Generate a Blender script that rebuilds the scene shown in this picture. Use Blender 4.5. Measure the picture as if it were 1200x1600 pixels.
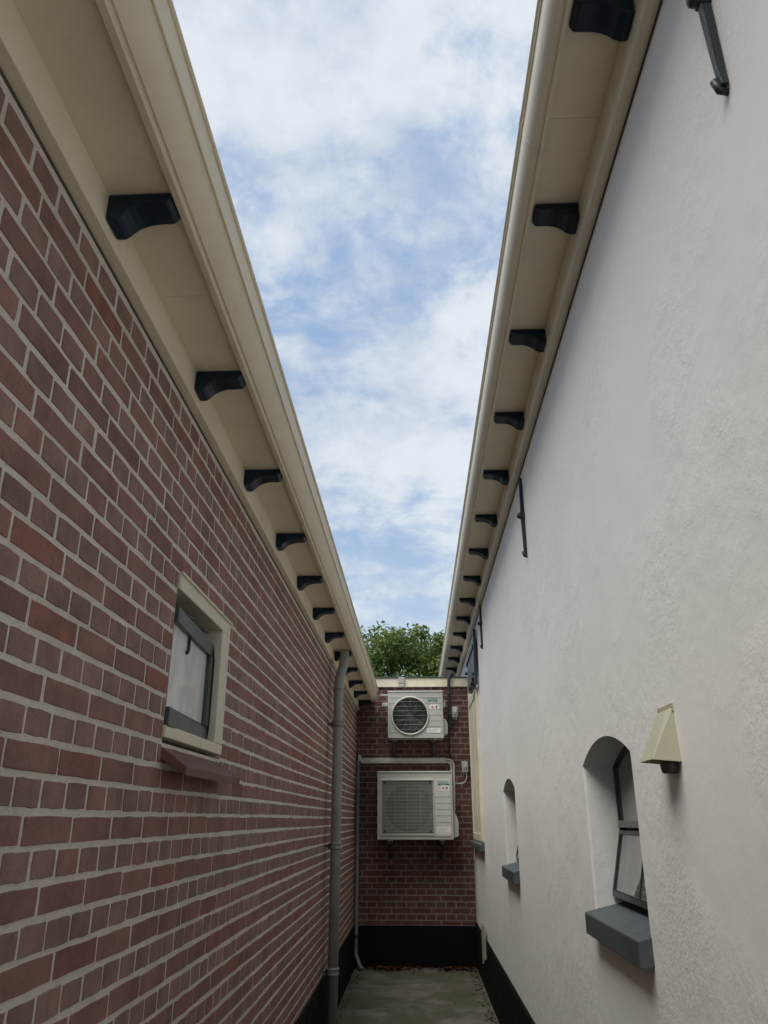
import bpy, bmesh, math, random
from mathutils import Vector, Matrix, noise
rng = random.Random(11)
S = bpy.context.scene
for o in list(bpy.data.objects): bpy.data.objects.remove(o)
C = S.collection
R = math.radians

# ------------------------------------------------------------------ camera
CZ = 1.5                                   # eye height above the concrete
F_PX, PITCH, YAW = 1210.0, math.atan(480/1210.0), R(2.2876)
cam_d = bpy.data.cameras.new('camera'); cam = bpy.data.objects.new('camera', cam_d); C.objects.link(cam)
cam.location = (0, 0, CZ)
cam.rotation_euler = (R(90) + PITCH, 0, YAW)
cam_d.sensor_fit = 'VERTICAL'; cam_d.sensor_height = 24.0
cam_d.lens = F_PX/1600.0*24.0
cam_d.clip_start = 0.02; cam_d.clip_end = 2000
S.camera = cam
S.render.resolution_x, S.render.resolution_y = 768, 1024

# ------------------------------------------------------------------ light
SUN_DIR = Vector((-0.26, -0.34, 0.90)).normalized()      # towards the sun, behind thin cloud
SUN_EL = math.asin(SUN_DIR.z); SUN_ROT = math.atan2(SUN_DIR.x, SUN_DIR.y)
w = bpy.data.worlds.new('World'); S.world = w; w.use_nodes = True
nt = w.node_tree; nt.nodes.clear()
def wn(t, **k):
    n = nt.nodes.new(t)
    for a, b in k.items(): setattr(n, a, b)
    return n
def wl(a, b): nt.links.new(a, b)
def wmath(op, a, b=None):
    n = wn('ShaderNodeMath', operation=op)
    for i, v in enumerate((a, b)):
        if v is None: continue
        if isinstance(v, (int, float)): n.inputs[i].default_value = v
        else: wl(v, n.inputs[i])
    return n.outputs[0]
sky = wn('ShaderNodeTexSky', sky_type='NISHITA', sun_disc=False)
sky.sun_elevation = SUN_EL; sky.sun_rotation = SUN_ROT
sky.air_density = 1.0; sky.dust_density = 1.2; sky.ozone_density = 1.0
tc = wn('ShaderNodeTexCoord'); sep = wn('ShaderNodeSeparateXYZ'); wl(tc.outputs['Generated'], sep.inputs[0])
zc = wmath('ADD', wmath('MAXIMUM', sep.outputs[2], 0.0), 0.30)
cmb = wn('ShaderNodeCombineXYZ')
wl(wmath('DIVIDE', sep.outputs[0], zc), cmb.inputs[0]); wl(wmath('DIVIDE', sep.outputs[1], zc), cmb.inputs[1])
def wnoise(scale, detail, rough, off, dist=0.0):
    mp = wn('ShaderNodeMapping'); wl(cmb.outputs[0], mp.inputs[0]); mp.inputs['Location'].default_value = off
    n = wn('ShaderNodeTexNoise'); wl(mp.outputs[0], n.inputs['Vector'])
    n.inputs['Scale'].default_value = scale; n.inputs['Detail'].default_value = detail
    n.inputs['Roughness'].default_value = rough; n.inputs['Distortion'].default_value = dist
    return n.outputs['Fac']
SKY_OFF = (13.9, 0.3, 3.7)
def wramp(fac, p0, p1):
    n = wn('ShaderNodeMapRange', interpolation_type='SMOOTHSTEP'); wl(fac, n.inputs['Value'])
    n.inputs['From Min'].default_value = p0; n.inputs['From Max'].default_value = p1
    return n.outputs['Result']
big = wnoise(1.9, 5, 0.55, SKY_OFF, 0.2)
mid = wnoise(6.0, 6, 0.62, (7.7, 2.2, 1.0), 0.3)
fine = wnoise(14.0, 5, 0.6, (1.2, 5.2, 2.0), 0.3)
dens = wmath('ADD', wmath('MULTIPLY', big, 0.46), wmath('ADD', wmath('MULTIPLY', mid, 0.36), wmath('MULTIPLY', fine, 0.18)))
cover = wramp(dens, 0.405, 0.555)
thick = wramp(wmath('ADD', wmath('MULTIPLY', wnoise(2.6, 5, 0.55, (0.3, 9.1, 4.0), 0.3), 0.55), wmath('ADD', wmath('MULTIPLY', mid, 0.3), wmath('MULTIPLY', fine, 0.15))), 0.40, 0.60)
ccol = wn('ShaderNodeMix', data_type='RGBA'); wl(thick, ccol.inputs[0])
ccol.inputs[6].default_value = (3.4, 4.0, 4.95, 1); ccol.inputs[7].default_value = (5.45, 5.8, 6.1, 1)
# thin high veil over the blue
veil = wn('ShaderNodeMix', data_type='RGBA'); veil.inputs[0].default_value = 0.85
wl(sky.outputs[0], veil.inputs[6]); veil.inputs[7].default_value = (2.15, 3.2, 4.95, 1)
mixc = wn('ShaderNodeMix', data_type='RGBA'); wl(wmath('MULTIPLY', cover, 0.93), mixc.inputs[0])
wl(veil.outputs[2], mixc.inputs[6]); wl(ccol.outputs[2], mixc.inputs[7])
hz = wn('ShaderNodeMix', data_type='RGBA'); wl(wmath('MULTIPLY', wramp(sep.outputs[2], 0.48, 0.10), 0.70), hz.inputs[0])
wl(mixc.outputs[2], hz.inputs[6]); hz.inputs[7].default_value = (4.0, 4.8, 5.55, 1)      # pale low sky
bg = wn('ShaderNodeBackground'); bg.inputs[1].default_value = 0.05
wl(hz.outputs[2], bg.inputs[0])
wo = wn('ShaderNodeOutputWorld'); wl(bg.outputs[0], wo.inputs[0])

sd = bpy.data.lights.new('sun', 'SUN'); sd.energy = 1.5; sd.angle = R(50); sd.color = (1.0, 0.945, 0.855)
so = bpy.data.objects.new('sun', sd); C.objects.link(so); so.location = SUN_DIR*40
so.rotation_euler = (-SUN_DIR).to_track_quat('-Z', 'Y').to_euler()
S.view_settings.view_transform = 'Standard'; S.view_settings.look = 'None'
S.view_settings.exposure = 1.58; S.view_settings.gamma = 1.0
S.cycles.max_bounces = 8; S.cycles.diffuse_bounces = 5; S.cycles.glossy_bounces = 3; S.cycles.transmission_bounces = 4; S.cycles.caustics_reflective = False; S.cycles.caustics_refractive = False

# ------------------------------------------------------------------ helpers
def project(p):
    cp, sp, cs, ss = math.cos(PITCH), math.sin(PITCH), math.cos(YAW), math.sin(YAW)
    q = Vector(p) - Vector((0, 0, CZ)); r = Vector((cs, ss, 0)); f = Vector((-ss*cp, cs*cp, sp)); u = r.cross(f)
    d = q.dot(f)
    if d < 0.05: return None
    return 600 + F_PX*q.dot(r)/d, 800 - F_PX*q.dot(u)/d

class MB:
    def __init__(s): s.v = []; s.f = []; s.sm = []; s.m = []; s.mi = 0
    def add(s, vs, fs, smooth=False):
        b = len(s.v); s.v += [tuple(v) for v in vs]
        for f in fs: s.f.append(tuple(i+b for i in f)); s.sm.append(smooth); s.m.append(s.mi)
        return s
    def box(s, x0, x1, y0, y1, z0, z1, mat=None):
        vs = [Vector((x, y, z)) for x in (x0, x1) for y in (y0, y1) for z in (z0, z1)]
        if mat is not None: vs = [mat @ v for v in vs]
        return s.add(vs, [(0,1,3,2),(4,6,7,5),(0,4,5,1),(2,3,7,6),(0,2,6,4),(1,5,7,3)])
    def prism(s, pts, axis, a, b, mat=None, smooth=False, caps=True):
        """pts: 2D outline; axis 'y': pts=(x,z); 'x': pts=(y,z); 'z': pts=(x,y)"""
        def P(p, t):
            q = {'y': (p[0], t, p[1]), 'x': (t, p[0], p[1]), 'z': (p[0], p[1], t)}[axis]
            return mat @ Vector(q) if mat is not None else q
        n = len(pts); vs = [P(p, a) for p in pts] + [P(p, b) for p in pts]
        s.add(vs, [(i, (i+1) % n, n+(i+1) % n, n+i) for i in range(n)], smooth)
        if caps: s.add(vs, [tuple(range(n)), tuple(range(2*n-1, n-1, -1))])
        return s
    def tube(s, path, r, n=14, caps=True):
        path = [Vector(p) for p in path]; k = len(path)
        rs = r if isinstance(r, (list, tuple)) else [r]*k
        rings = []; up = None
        for i, p in enumerate(path):
            t = ((path[min(i+1, k-1)] - p).normalized() + (p - path[max(i-1, 0)]).normalized())
            t = t.normalized() if t.length > 1e-6 else Vector((0, 0, 1))
            if up is None: up = Vector((1, 0, 0)) if abs(t.x) < 0.8 else Vector((0, 1, 0))
            a = (up - t*up.dot(t)).normalized(); up = a; b = t.cross(a)
            rings.append([p + (a*math.cos(6.28318*j/n) + b*math.sin(6.28318*j/n))*rs[i] for j in range(n)])
        vs = [v for g in rings for v in g]
        fs = [(i*n+j, i*n+(j+1) % n, (i+1)*n+(j+1) % n, (i+1)*n+j) for i in range(k-1) for j in range(n)]
        s.add(vs, fs, True)
        if caps: s.add(vs, [tuple(range(n-1, -1, -1)), tuple(range((k-1)*n, k*n))])
        return s
    def build(s, name, mat, parent=None, bevel=0.0, seg=2, fix=True):
        me = bpy.data.meshes.new(name); me.from_pydata(s.v, [], s.f)
        for i, p in enumerate(me.polygons): p.use_smooth = s.sm[i]; p.material_index = s.m[i]
        for m in (mat if isinstance(mat, (list, tuple)) else [mat]): me.materials.append(m)
        if fix or bevel:
            bm = bmesh.new(); bm.from_mesh(me)
            bmesh.ops.remove_doubles(bm, verts=bm.verts, dist=1e-5)
            if fix: bmesh.ops.recalc_face_normals(bm, faces=bm.faces)
            if bevel:
                es = [e for e in bm.edges if len(e.link_faces) == 2 and e.calc_face_angle(0) > 0.5]
                bmesh.ops.bevel(bm, geom=es, offset=bevel, segments=seg, profile=0.5, affect='EDGES', clamp_overlap=True)
            bm.to_mesh(me); bm.free()
        return link(name, me, parent)
def link(name, me, parent=None):
    o = bpy.data.objects.new(name, me); C.objects.link(o)
    if parent is not None: o.parent = parent
    return o
def tag(o, label, cat, group=None):
    o['label'] = label; o['category'] = cat
    if group: o['group'] = group
    return o
def thing(name, label, cat, loc=(0, 0, 0), group=None):
    o = bpy.data.objects.new(name, None); C.objects.link(o); o.empty_display_size = 0.1
    o.location = (0, 0, 0); ORIG[o.name] = Vector(loc)
    return tag(o, label, cat, group)
ORIG = {}
def settle(root):
    """move an Empty to the base of its thing, keeping the parts where they are"""
    v = ORIG.get(root.name)
    if v is None: return
    root.location = v
    for ch in root.children: ch.location = ch.location - v

# ------------------------------------------------------------------ materials
def mat_new(name):
    m = bpy.data.materials.new(name); m.use_nodes = True
    n = m.node_tree; n.nodes.clear()
    o = n.nodes.new('ShaderNodeOutputMaterial'); b = n.nodes.new('ShaderNodeBsdfPrincipled')
    n.links.new(b.outputs[0], o.inputs[0])
    return m, n, b
class NT:
    def __init__(s, n): s.n = n
    def new(s, t, **k):
        x = s.n.nodes.new(t)
        for a, b in k.items(): setattr(x, a, b)
        return x
    def ln(s, a, b): s.n.links.new(a, b)
    def val(s, v, sock):
        if isinstance(v, (int, float)): sock.default_value = v
        elif isinstance(v, (tuple, list)): sock.default_value = (*v, 1) if len(v) == 3 and sock.type == 'RGBA' else v
        else: s.ln(v, sock)
    def math(s, op, a, b=None, clamp=False):
        x = s.new('ShaderNodeMath', operation=op, use_clamp=clamp); s.val(a, x.inputs[0])
        if b is not None: s.val(b, x.inputs[1])
        return x.outputs[0]
    def mix(s, f, a, b, mode='MIX'):
        x = s.new('ShaderNodeMix', data_type='RGBA', blend_type=mode); s.val(f, x.inputs[0]); s.val(a, x.inputs[6]); s.val(b, x.inputs[7])
        return x.outputs[2]
    def coords(s, scale=(1, 1, 1), kind='Object', loc=(0, 0, 0)):
        if kind == 'World':
            g = s.new('ShaderNodeNewGeometry').outputs['Position']
        else: g = s.new('ShaderNodeTexCoord').outputs[kind]
        m = s.new('ShaderNodeMapping'); s.ln(g, m.inputs[0]); m.inputs['Scale'].default_value = scale; m.inputs['Location'].default_value = loc
        return m.outputs[0]
    def noise(s, vec, scale, detail=5, rough=0.55, dist=0.0):
        x = s.new('ShaderNodeTexNoise'); s.ln(vec, x.inputs['Vector'])
        x.inputs['Scale'].default_value = scale; x.inputs['Detail'].default_value = min(detail, 4)
        x.inputs['Roughness'].default_value = rough; x.inputs['Distortion'].default_value = dist
        return x.outputs['Fac']
    def rng(s, f, a, b, c=0.0, d=1.0, smooth=True):
        x = s.new('ShaderNodeMapRange', interpolation_type='SMOOTHSTEP' if smooth else 'LINEAR'); s.ln(f, x.inputs['Value'])
        for k, v in zip(('From Min', 'From Max', 'To Min', 'To Max'), (a, b, c, d)): x.inputs[k].default_value = v
        return x.outputs['Result']
    def bump(s, h, dist, strength=1.0, prev=None):
        x = s.new('ShaderNodeBump'); s.ln(h, x.inputs['Height']); x.inputs['Distance'].default_value = dist; x.inputs['Strength'].default_value = strength
        if prev is not None: s.ln(prev, x.inputs['Normal'])
        return x.outputs[0]

def paint(name, col, rough=0.4, var=0.12, bump=0.0006, streak=0.0, dirt=(0.10, 0.09, 0.07), metallic=0.0, scale=6.0, coat=0.0):
    m, n, b = mat_new(name); t = NT(n); v = t.coords(kind='World')
    a = t.noise(v, scale, 6, 0.6); f = t.noise(v, scale*14, 4, 0.6)
    c = t.mix(t.rng(a, 0.3, 0.7, 0, 1), tuple(x*(1-var) for x in col), tuple(min(1, x*(1+var)) for x in col))
    if streak:
        vs = t.coords((1, 1, 0.06), kind='World'); st = t.noise(vs, 22, 6, 0.65)
        c = t.mix(t.rng(st, 0.52, 0.78, 0, streak), c, dirt)
        sp = t.noise(v, 60, 3, 0.7); c = t.mix(t.rng(sp, 0.66, 0.76, 0, streak*0.8), c, dirt)
    t.val(c, b.inputs['Base Color'])
    t.ln(t.rng(a, 0.25, 0.75, rough*0.82, min(1, rough*1.2)), b.inputs['Roughness'])
    b.inputs['Metallic'].default_value = metallic
    if coat: b.inputs['Coat Weight'].default_value = coat; b.inputs['Coat Roughness'].default_value = 0.15
    t.ln(t.bump(t.math('ADD', t.math('MULTIPLY', a, 0.6), f), bump), b.inputs['Normal'])
    return m

M = {}
M['cream'] = paint('cream_gutter_paint', (0.76, 0.69, 0.535), 0.50, 0.035, 0.0004, 0.14, (0.34, 0.29, 0.21), coat=0.05)
M['cream_frame'] = paint('cream_frame_paint', (0.66, 0.62, 0.48), 0.42, 0.06, 0.0004, 0.25, (0.24, 0.21, 0.15))
M['cowl'] = paint('pale_yellow_cowl_paint', (0.42, 0.405, 0.285), 0.45, 0.05, 0.0004, 0.15, (0.25, 0.22, 0.15))
M['navy'] = paint('dark_blue_green_paint', (0.004, 0.016, 0.032), 0.42, 0.25, 0.0005)
M['navy'].node_tree.nodes['Principled BSDF'].inputs['Specular IOR Level'].default_value = 0.3
M['iron'] = paint('black_painted_iron', (0.016, 0.022, 0.024), 0.38, 0.35, 0.0012)
M['slate_paint'] = paint('grey_blue_sill_paint', (0.058, 0.074, 0.083), 0.55, 0.18, 0.001, 0.2, (0.11, 0.12, 0.115))
M['sash'] = paint('grey_sash_paint', (0.038, 0.047, 0.050), 0.35, 0.15, 0.0004, 0.15, (0.2, 0.2, 0.19))
M['black_sash'] = paint('black_sash_paint', (0.014, 0.019, 0.022), 0.3, 0.2, 0.0005)
M['plinth'] = paint('black_bitumen', (0.0045, 0.0052, 0.0062), 0.8, 0.4, 0.0015, 0.06, (0.02, 0.022, 0.02))
M['plinth'].node_tree.nodes['Principled BSDF'].inputs['Specular IOR Level'].default_value = 0.12
M['zinc'] = paint('grey_pvc_pipe', (0.31, 0.33, 0.315), 0.42, 0.12, 0.0004, 0.35, (0.09, 0.09, 0.08))
M['zinc_thin'] = paint('thin_grey_pipe', (0.19, 0.20, 0.195), 0.45, 0.12, 0.0004, 0.25)
M['duct'] = paint('off_white_trunking', (0.58, 0.56, 0.50), 0.5, 0.07, 0.0004, 0.35, (0.2, 0.18, 0.15))
M['ac'] = paint('ac_casing_paint', (0.44, 0.45, 0.415), 0.42, 0.05, 0.0004, 0.2, (0.25, 0.24, 0.2))
M['ac_light'] = paint('ac_ring_plastic', (0.52, 0.53, 0.51), 0.4, 0.04, 0.0003, 0.1)
M['ac_dark'] = paint('ac_fan_dark', (0.018, 0.023, 0.022), 0.45, 0.2, 0.0004)
M['wire'] = paint('ac_guard_wire', (0.19, 0.215, 0.20), 0.4, 0.1, 0.0002)
M['slat'] = paint('ac_louvre_plastic', (0.34, 0.34, 0.31), 0.5, 0.08, 0.0003, 0.25, (0.15, 0.14, 0.12))
M['shroud'] = paint('ac_shroud_plastic', (0.17, 0.17, 0.155), 0.5, 0.1, 0.0003)
M['board'] = paint('weathered_cream_board', (0.33, 0.31, 0.25), 0.6, 0.15, 0.001, 0.4)
M['rubber'] = paint('black_rubber', (0.012, 0.012, 0.012), 0.6, 0.3, 0.001)
M['box_grey'] = paint('grey_switch_plastic', (0.42, 0.43, 0.42), 0.5, 0.08, 0.0004, 0.2)
M['galv'] = paint('galvanised_bracket', (0.045, 0.045, 0.047), 0.5, 0.2, 0.0005)
M['galv_lt'] = paint('grey_metal_bar', (0.16, 0.17, 0.17), 0.45, 0.15, 0.0005)
M['teal'] = paint('teal_print', (0.02, 0.25, 0.24), 0.5, 0.02, 0.0)
M['teal_dark'] = paint('dark_teal_print', (0.012, 0.13, 0.14), 0.5, 0.02, 0.0)
M['white_print'] = paint('white_sticker', (0.75, 0.75, 0.74), 0.5, 0.03, 0.0)
M['red_print'] = paint('red_print', (0.45, 0.04, 0.04), 0.5, 0.02, 0.0)
M['black_print'] = paint('black_print', (0.02, 0.02, 0.02), 0.5, 0.02, 0.0)
M['grey_print'] = paint('grey_print', (0.33, 0.34, 0.34), 0.5, 0.02, 0.0)
M['sill_tile'] = paint('brown_sill_tile', (0.135, 0.055, 0.040), 0.6, 0.2, 0.0012, 0.15, (0.12, 0.085, 0.07))
M['roof_trim'] = paint('dark_green_roof_trim', (0.035, 0.06, 0.05), 0.5, 0.2, 0.0006)
M['roof'] = paint('roof_tile_grey', (0.085, 0.08, 0.075), 0.7, 0.25, 0.004, scale=3)
M['felt'] = paint('roofing_felt', (0.04, 0.04, 0.042), 0.9, 0.3, 0.003)
M['gap_shade'] = paint('brown_gap_shade', (0.07, 0.052, 0.042), 0.8, 0.3, 0.001)  # dark brown standing in for the shade under the friezes
M['net'] = paint('grey_net_curtain', (0.15, 0.15, 0.145), 0.9, 0.3, 0.002)
M['dark_in'] = paint('dark_interior', (0.03, 0.03, 0.03), 0.8, 0.2, 0.0)

def stucco():
    m, n, b = mat_new('white_stucco'); t = NT(n); v = t.coords(kind='World')
    big = t.noise(v, 1.1, 6, 0.6, 0.3); mid = t.noise(v, 7, 6, 0.6); st = t.noise(t.coords((1, 1, 0.12), kind='World'), 7, 7, 0.6, 0.4)
    c = t.mix(t.rng(big, 0.3, 0.7), (0.765, 0.762, 0.738), (0.805, 0.802, 0.778))
    c = t.mix(t.rng(st, 0.5, 0.78, 0, 0.18), c, (0.70, 0.68, 0.64))
    c = t.mix(t.rng(mid, 0.58, 0.78, 0, 0.10), c, (0.68, 0.655, 0.615))
    pit = t.noise(v, 95, 2, 0.5); pits = t.rng(pit, 0.74, 0.80)
    pm = t.rng(t.noise(v, 2.5, 3, 0.5), 0.45, 0.65)
    c = t.mix(t.math('MULTIPLY', t.math('MULTIPLY', pits, pm), 0.4), c, (0.30, 0.28, 0.25))
    t.val(c, b.inputs['Base Color']); b.inputs['Roughness'].default_value = 0.85
    # trowelled relief: broad waves, patchy lumps, sand grain
    patch = t.rng(t.noise(v, 2.0, 4, 0.55), 0.42, 0.66, 0.18, 1.0)
    l1 = t.noise(v, 34, 4, 0.6); l2 = t.noise(v, 120, 4, 0.65); l0 = t.noise(v, 4.0, 4, 0.5)
    h = t.math('ADD', t.math('MULTIPLY', l0, 0.7), t.math('MULTIPLY', patch, t.math('ADD', t.math('MULTIPLY', l1, 0.55), t.math('MULTIPLY', l2, 0.30))))
    h = t.math('SUBTRACT', h, t.math('MULTIPLY', t.math('MULTIPLY', pits, pm), 0.22))
    t.ln(t.bump(h, 0.0055, 0.85), b.inputs['Normal'])
    return m
M['stucco'] = stucco()

def brick_mat(name, src):
    m, n, b = mat_new(name); t = NT(n); v = t.coords(kind='World')
    if src == 'object': col = t.new('ShaderNodeObjectInfo').outputs['Color']
    else:
        a = t.new('ShaderNodeAttribute'); a.attribute_name = 'tint'; col = a.outputs['Color']
    g1 = t.noise(v, 9, 6, 0.65); g2 = t.noise(v, 160, 4, 0.7); g3 = t.noise(t.coords((1, 1.0, 0.35), kind='World'), 55, 5, 0.65)
    c = t.mix(t.rng(g1, 0.3, 0.72), t.mix(1.0, col, (0.76, 0.76, 0.78), 'MULTIPLY'), t.mix(1.0, col, (1.22, 1.2, 1.2), 'MULTIPLY'))
    c = t.mix(t.rng(g3, 0.5, 0.8, 0, 0.35), c, t.mix(1.0, col, (0.55, 0.5, 0.5), 'MULTIPLY'))
    c = t.mix(t.rng(t.noise(v, 23, 7, 0.7), 0.55, 0.78, 0, 0.38), c, (0.30, 0.24, 0.21))     # lime bloom
    c = t.mix(t.rng(g2, 0.66, 0.76, 0, 0.5), c, (0.05, 0.03, 0.028))
    t.val(c, b.inputs['Base Color']); b.inputs['Roughness'].default_value = 0.78
    h = t.math('ADD', t.math('MULTIPLY', g3, 0.5), t.math('MULTIPLY', g2, 0.45))
    t.ln(t.bump(t.math('ADD', h, t.math('MULTIPLY', g1, 0.9)), 0.009, 1.0), b.inputs['Normal'])
    return m
M['brick_obj'] = brick_mat('brick_single', 'object'); M['brick_att'] = brick_mat('brick_many', 'attr')
def mortar(name, lo, hi):
    m, n, b = mat_new(name); t = NT(n); v = t.coords(kind='World')
    a = t.noise(v, 5, 6, 0.6); g = t.noise(v, 130, 5, 0.7)
    c = t.mix(t.rng(a, 0.3, 0.7), lo, hi); c = t.mix(t.rng(g, 0.55, 0.75, 0, 0.35), c, tuple(x*0.55 for x in lo))
    t.val(c, b.inputs['Base Color']); b.inputs['Roughness'].default_value = 0.9
    t.ln(t.bump(t.math('ADD', t.math('MULTIPLY', t.noise(v, 30, 4, 0.6), 1.4), g), 0.007), b.inputs['Normal'])
    return m
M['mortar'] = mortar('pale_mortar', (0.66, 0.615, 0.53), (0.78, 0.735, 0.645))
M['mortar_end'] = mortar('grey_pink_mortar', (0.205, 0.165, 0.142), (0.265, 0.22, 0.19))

def concrete():
    m, n, b = mat_new('mossy_concrete'); t = NT(n); v = t.coords(kind='World')
    a = t.noise(v, 3.0, 7, 0.62, 0.2); g = t.noise(v, 45, 6, 0.7); k = t.noise(v, 1.7, 5, 0.6, 0.3)
    c = t.mix(t.rng(a, 0.3, 0.7), (0.08, 0.075, 0.06), (0.155, 0.145, 0.12))
    c = t.mix(t.rng(t.math('ADD', t.math('MULTIPLY', k, 0.8), t.math('MULTIPLY', a, 0.2)), 0.44, 0.56, 0, 0.8), c, (0.055, 0.058, 0.024))
    c = t.mix(t.rng(g, 0.55, 0.75, 0, 0.45), c, (0.09, 0.085, 0.065))
    c = t.mix(t.rng(t.noise(v, 11, 6, 0.7), 0.6, 0.75, 0, 0.6), c, (0.07, 0.062, 0.05))
    t.val(c, b.inputs['Base Color']); b.inputs['Roughness'].default_value = 0.85
    t.ln(t.bump(t.math('ADD', a, t.math('MULTIPLY', g, 0.6)), 0.008), b.inputs['Normal'])
    return m
M['concrete'] = concrete()
M['earth'] = paint('courtyard_paving', (0.20, 0.19, 0.17), 0.9, 0.3, 0.004, scale=2.0)

def pane(name, col, rough, frost):
    m, n, b = mat_new(name); t = NT(n); v = t.coords(kind='World')
    a = t.noise(t.coords((1, 1, 0.25), kind='World'), 14, 6, 0.6, 0.5)
    c = t.mix(t.rng(a, 0.35, 0.7), tuple(x*0.86 for x in col), tuple(min(1, x*1.08) for x in col))
    t.val(c, b.inputs['Base Color']); b.inputs['Roughness'].default_value = rough
    b.inputs['IOR'].default_value = 1.5; b.inputs['Transmission Weight'].default_value = 1-frost
    b.inputs['Coat Weight'].default_value = 0.6; b.inputs['Coat Roughness'].default_value = 0.03
    t.ln(t.bump(t.noise(v, 5, 3, 0.5), 0.0015), b.inputs['Coat Normal'])
    return m
M['frosted'] = pane('frosted_glass', (0.80, 0.82, 0.81), 0.35, 0.92)
M['glass'] = pane('window_glass', (0.80, 0.84, 0.84), 0.02, 0.12)

def foliage(name, lo, hi, yel):
    m, n, b = mat_new(name); t = NT(n)
    a = t.new('ShaderNodeAttribute'); a.attribute_name = 'tint'
    r = t.new('ShaderNodeSeparateColor'); t.ln(a.outputs['Color'], r.inputs[0])
    c = t.mix(r.outputs[0], lo, hi); c = t.mix(t.rng(r.outputs[1], 0.75, 1.0, 0, 0.7), c, yel)
    t.val(c, b.inputs['Base Color']); b.inputs['Roughness'].default_value = 0.5
    tr = t.new('ShaderNodeBsdfTranslucent'); t.val(c, tr.inputs[0])
    ad = t.new('ShaderNodeMixShader'); ad.inputs[0].default_value = 0.35
    t.ln(b.outputs[0], ad.inputs[1]); t.ln(tr.outputs[0], ad.inputs[2])
    o = [x for x in n.nodes if x.type == 'OUTPUT_MATERIAL'][0]; t.ln(ad.outputs[0], o.inputs[0])
    return m
M['leaf_a'] = foliage('oak_leaves', (0.050, 0.095, 0.014), (0.12, 0.18, 0.03), (0.20, 0.235, 0.05))
M['leaf_b'] = foliage('dark_leaves', (0.03, 0.07, 0.016), (0.07, 0.13, 0.03), (0.11, 0.16, 0.05))
M['bark'] = paint('bark', (0.09, 0.07, 0.05), 0.9, 0.3, 0.02, scale=4)
M['dry'] = foliage('dry_leaves', (0.035, 0.018, 0.010), (0.11, 0.05, 0.022), (0.16, 0.08, 0.03))

# ------------------------------------------------------------------ ground
YB = -1.2                                  # unseen alley mouth behind the viewer, placed close to let skylight in
g = MB().add([(-150, -150, -0.004), (150, -150, -0.004), (150, 150, -0.004), (-150, 150, -0.004)], [(0, 1, 2, 3)]).build('ground', M['earth'], fix=False)
g['kind'] = 'structure'
mb = MB(); nx, ny = 14, 120
for j in range(ny+1):
    for i in range(nx+1):
        x = -0.73 + 1.40*i/nx; y = YB + (9.64-YB)*j/ny
        mb.v.append((x, y, 0.004 + 0.006*(noise.noise((x*2.3, y*2.3, 0)) * 0.5 + 0.5)))
for j in range(ny):
    for i in range(nx):
        a = j*(nx+1)+i; mb.f.append((a, a+1, a+nx+2, a+nx+1)); mb.sm.append(True); mb.m.append(0)
p = mb.build('path', M['concrete'], fix=False); p['kind'] = 'structure'

# ------------------------------------------------------------------ bricks
def brick_variant(seed, jag):
    """unit brick: length 1 along Y, height 1 along Z, face at x=0, body to x=-1 (scaled later); irregular arrises"""
    r = random.Random(seed); L = 1.0; j = jag
    out = []                                # outline, 12 points, counter-clockwise seen from +x
    def row(p, q, k, nrm):
        for i in range(k):
            t = i/k; e = (r.uniform(-1, 0.25) if i else r.uniform(-0.6, 0.2))
            out.append((p[0]+(q[0]-p[0])*t + nrm[0]*e*j[0], p[1]+(q[1]-p[1])*t + nrm[1]*e*j[1]))
    h = 0.5
    row((-h, -h), (h, -h), 4, (0, 1)); row((h, -h), (h, h), 2, (-1, 0)); row((h, h), (-h, h), 4, (0, -1)); row((-h, h), (-h, -h), 2, (1, 0))
    return out
def brick_geo(out, ch):
    """front polygon inset by chamfer ch=(cy,cz) and sides; 12+... about 50 triangles"""
    n = len(out)
    fr = []
    for (y, z) in out:
        fr.append((0.0, y - math.copysign(ch[0], y)*(1 if abs(y) > 0.4 else 0), z - math.copysign(ch[1], z)*(1 if abs(z) > 0.4 else 0)))
    md = [(-0.10, y, z) for (y, z) in out]; bk = [(-1.0, y, z) for (y, z) in out]
    vs = fr + md + bk
    fs = [tuple(range(n))]
    fs += [(i, n+i, n+(i+1) % n, (i+1) % n) for i in range(n)]
    fs += [(n+i, 2*n+i, 2*n+(i+1) % n, n+(i+1) % n) for i in range(n)]
    return vs, fs
BR_D = 0.03
VAR = {'s': [], 'h': []}
for kind, ln, k in (('s', 0.21, 9), ('h', 0.10, 9)):
    for i in range(k):
        o = brick_variant(100+i+(50 if kind == 'h' else 0), (0.0022/ln, 0.0022/0.0505))
        VAR[kind].append(brick_geo(o, (0.0016/ln, 0.0016/0.0505)))
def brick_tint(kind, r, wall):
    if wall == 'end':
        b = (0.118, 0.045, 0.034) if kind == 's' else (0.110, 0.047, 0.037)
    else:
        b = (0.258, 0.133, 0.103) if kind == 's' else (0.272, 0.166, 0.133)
    v = r.uniform(0.90, 1.10); q = r.random()
    if q < 0.07: b = (b[0]*1.06, b[1]*0.88, b[2]*0.86)
    elif q < 0.13: b = (b[0]*0.94, b[1]*0.98, b[2]*1.0)
    elif q < 0.27: b = (b[0]*1.06, b[1]*1.07, b[2]*1.07)
    return (b[0]*v, b[1]*v*r.uniform(0.985, 1.015), b[2]*v*r.uniform(0.97, 1.01), 1.0)
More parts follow.
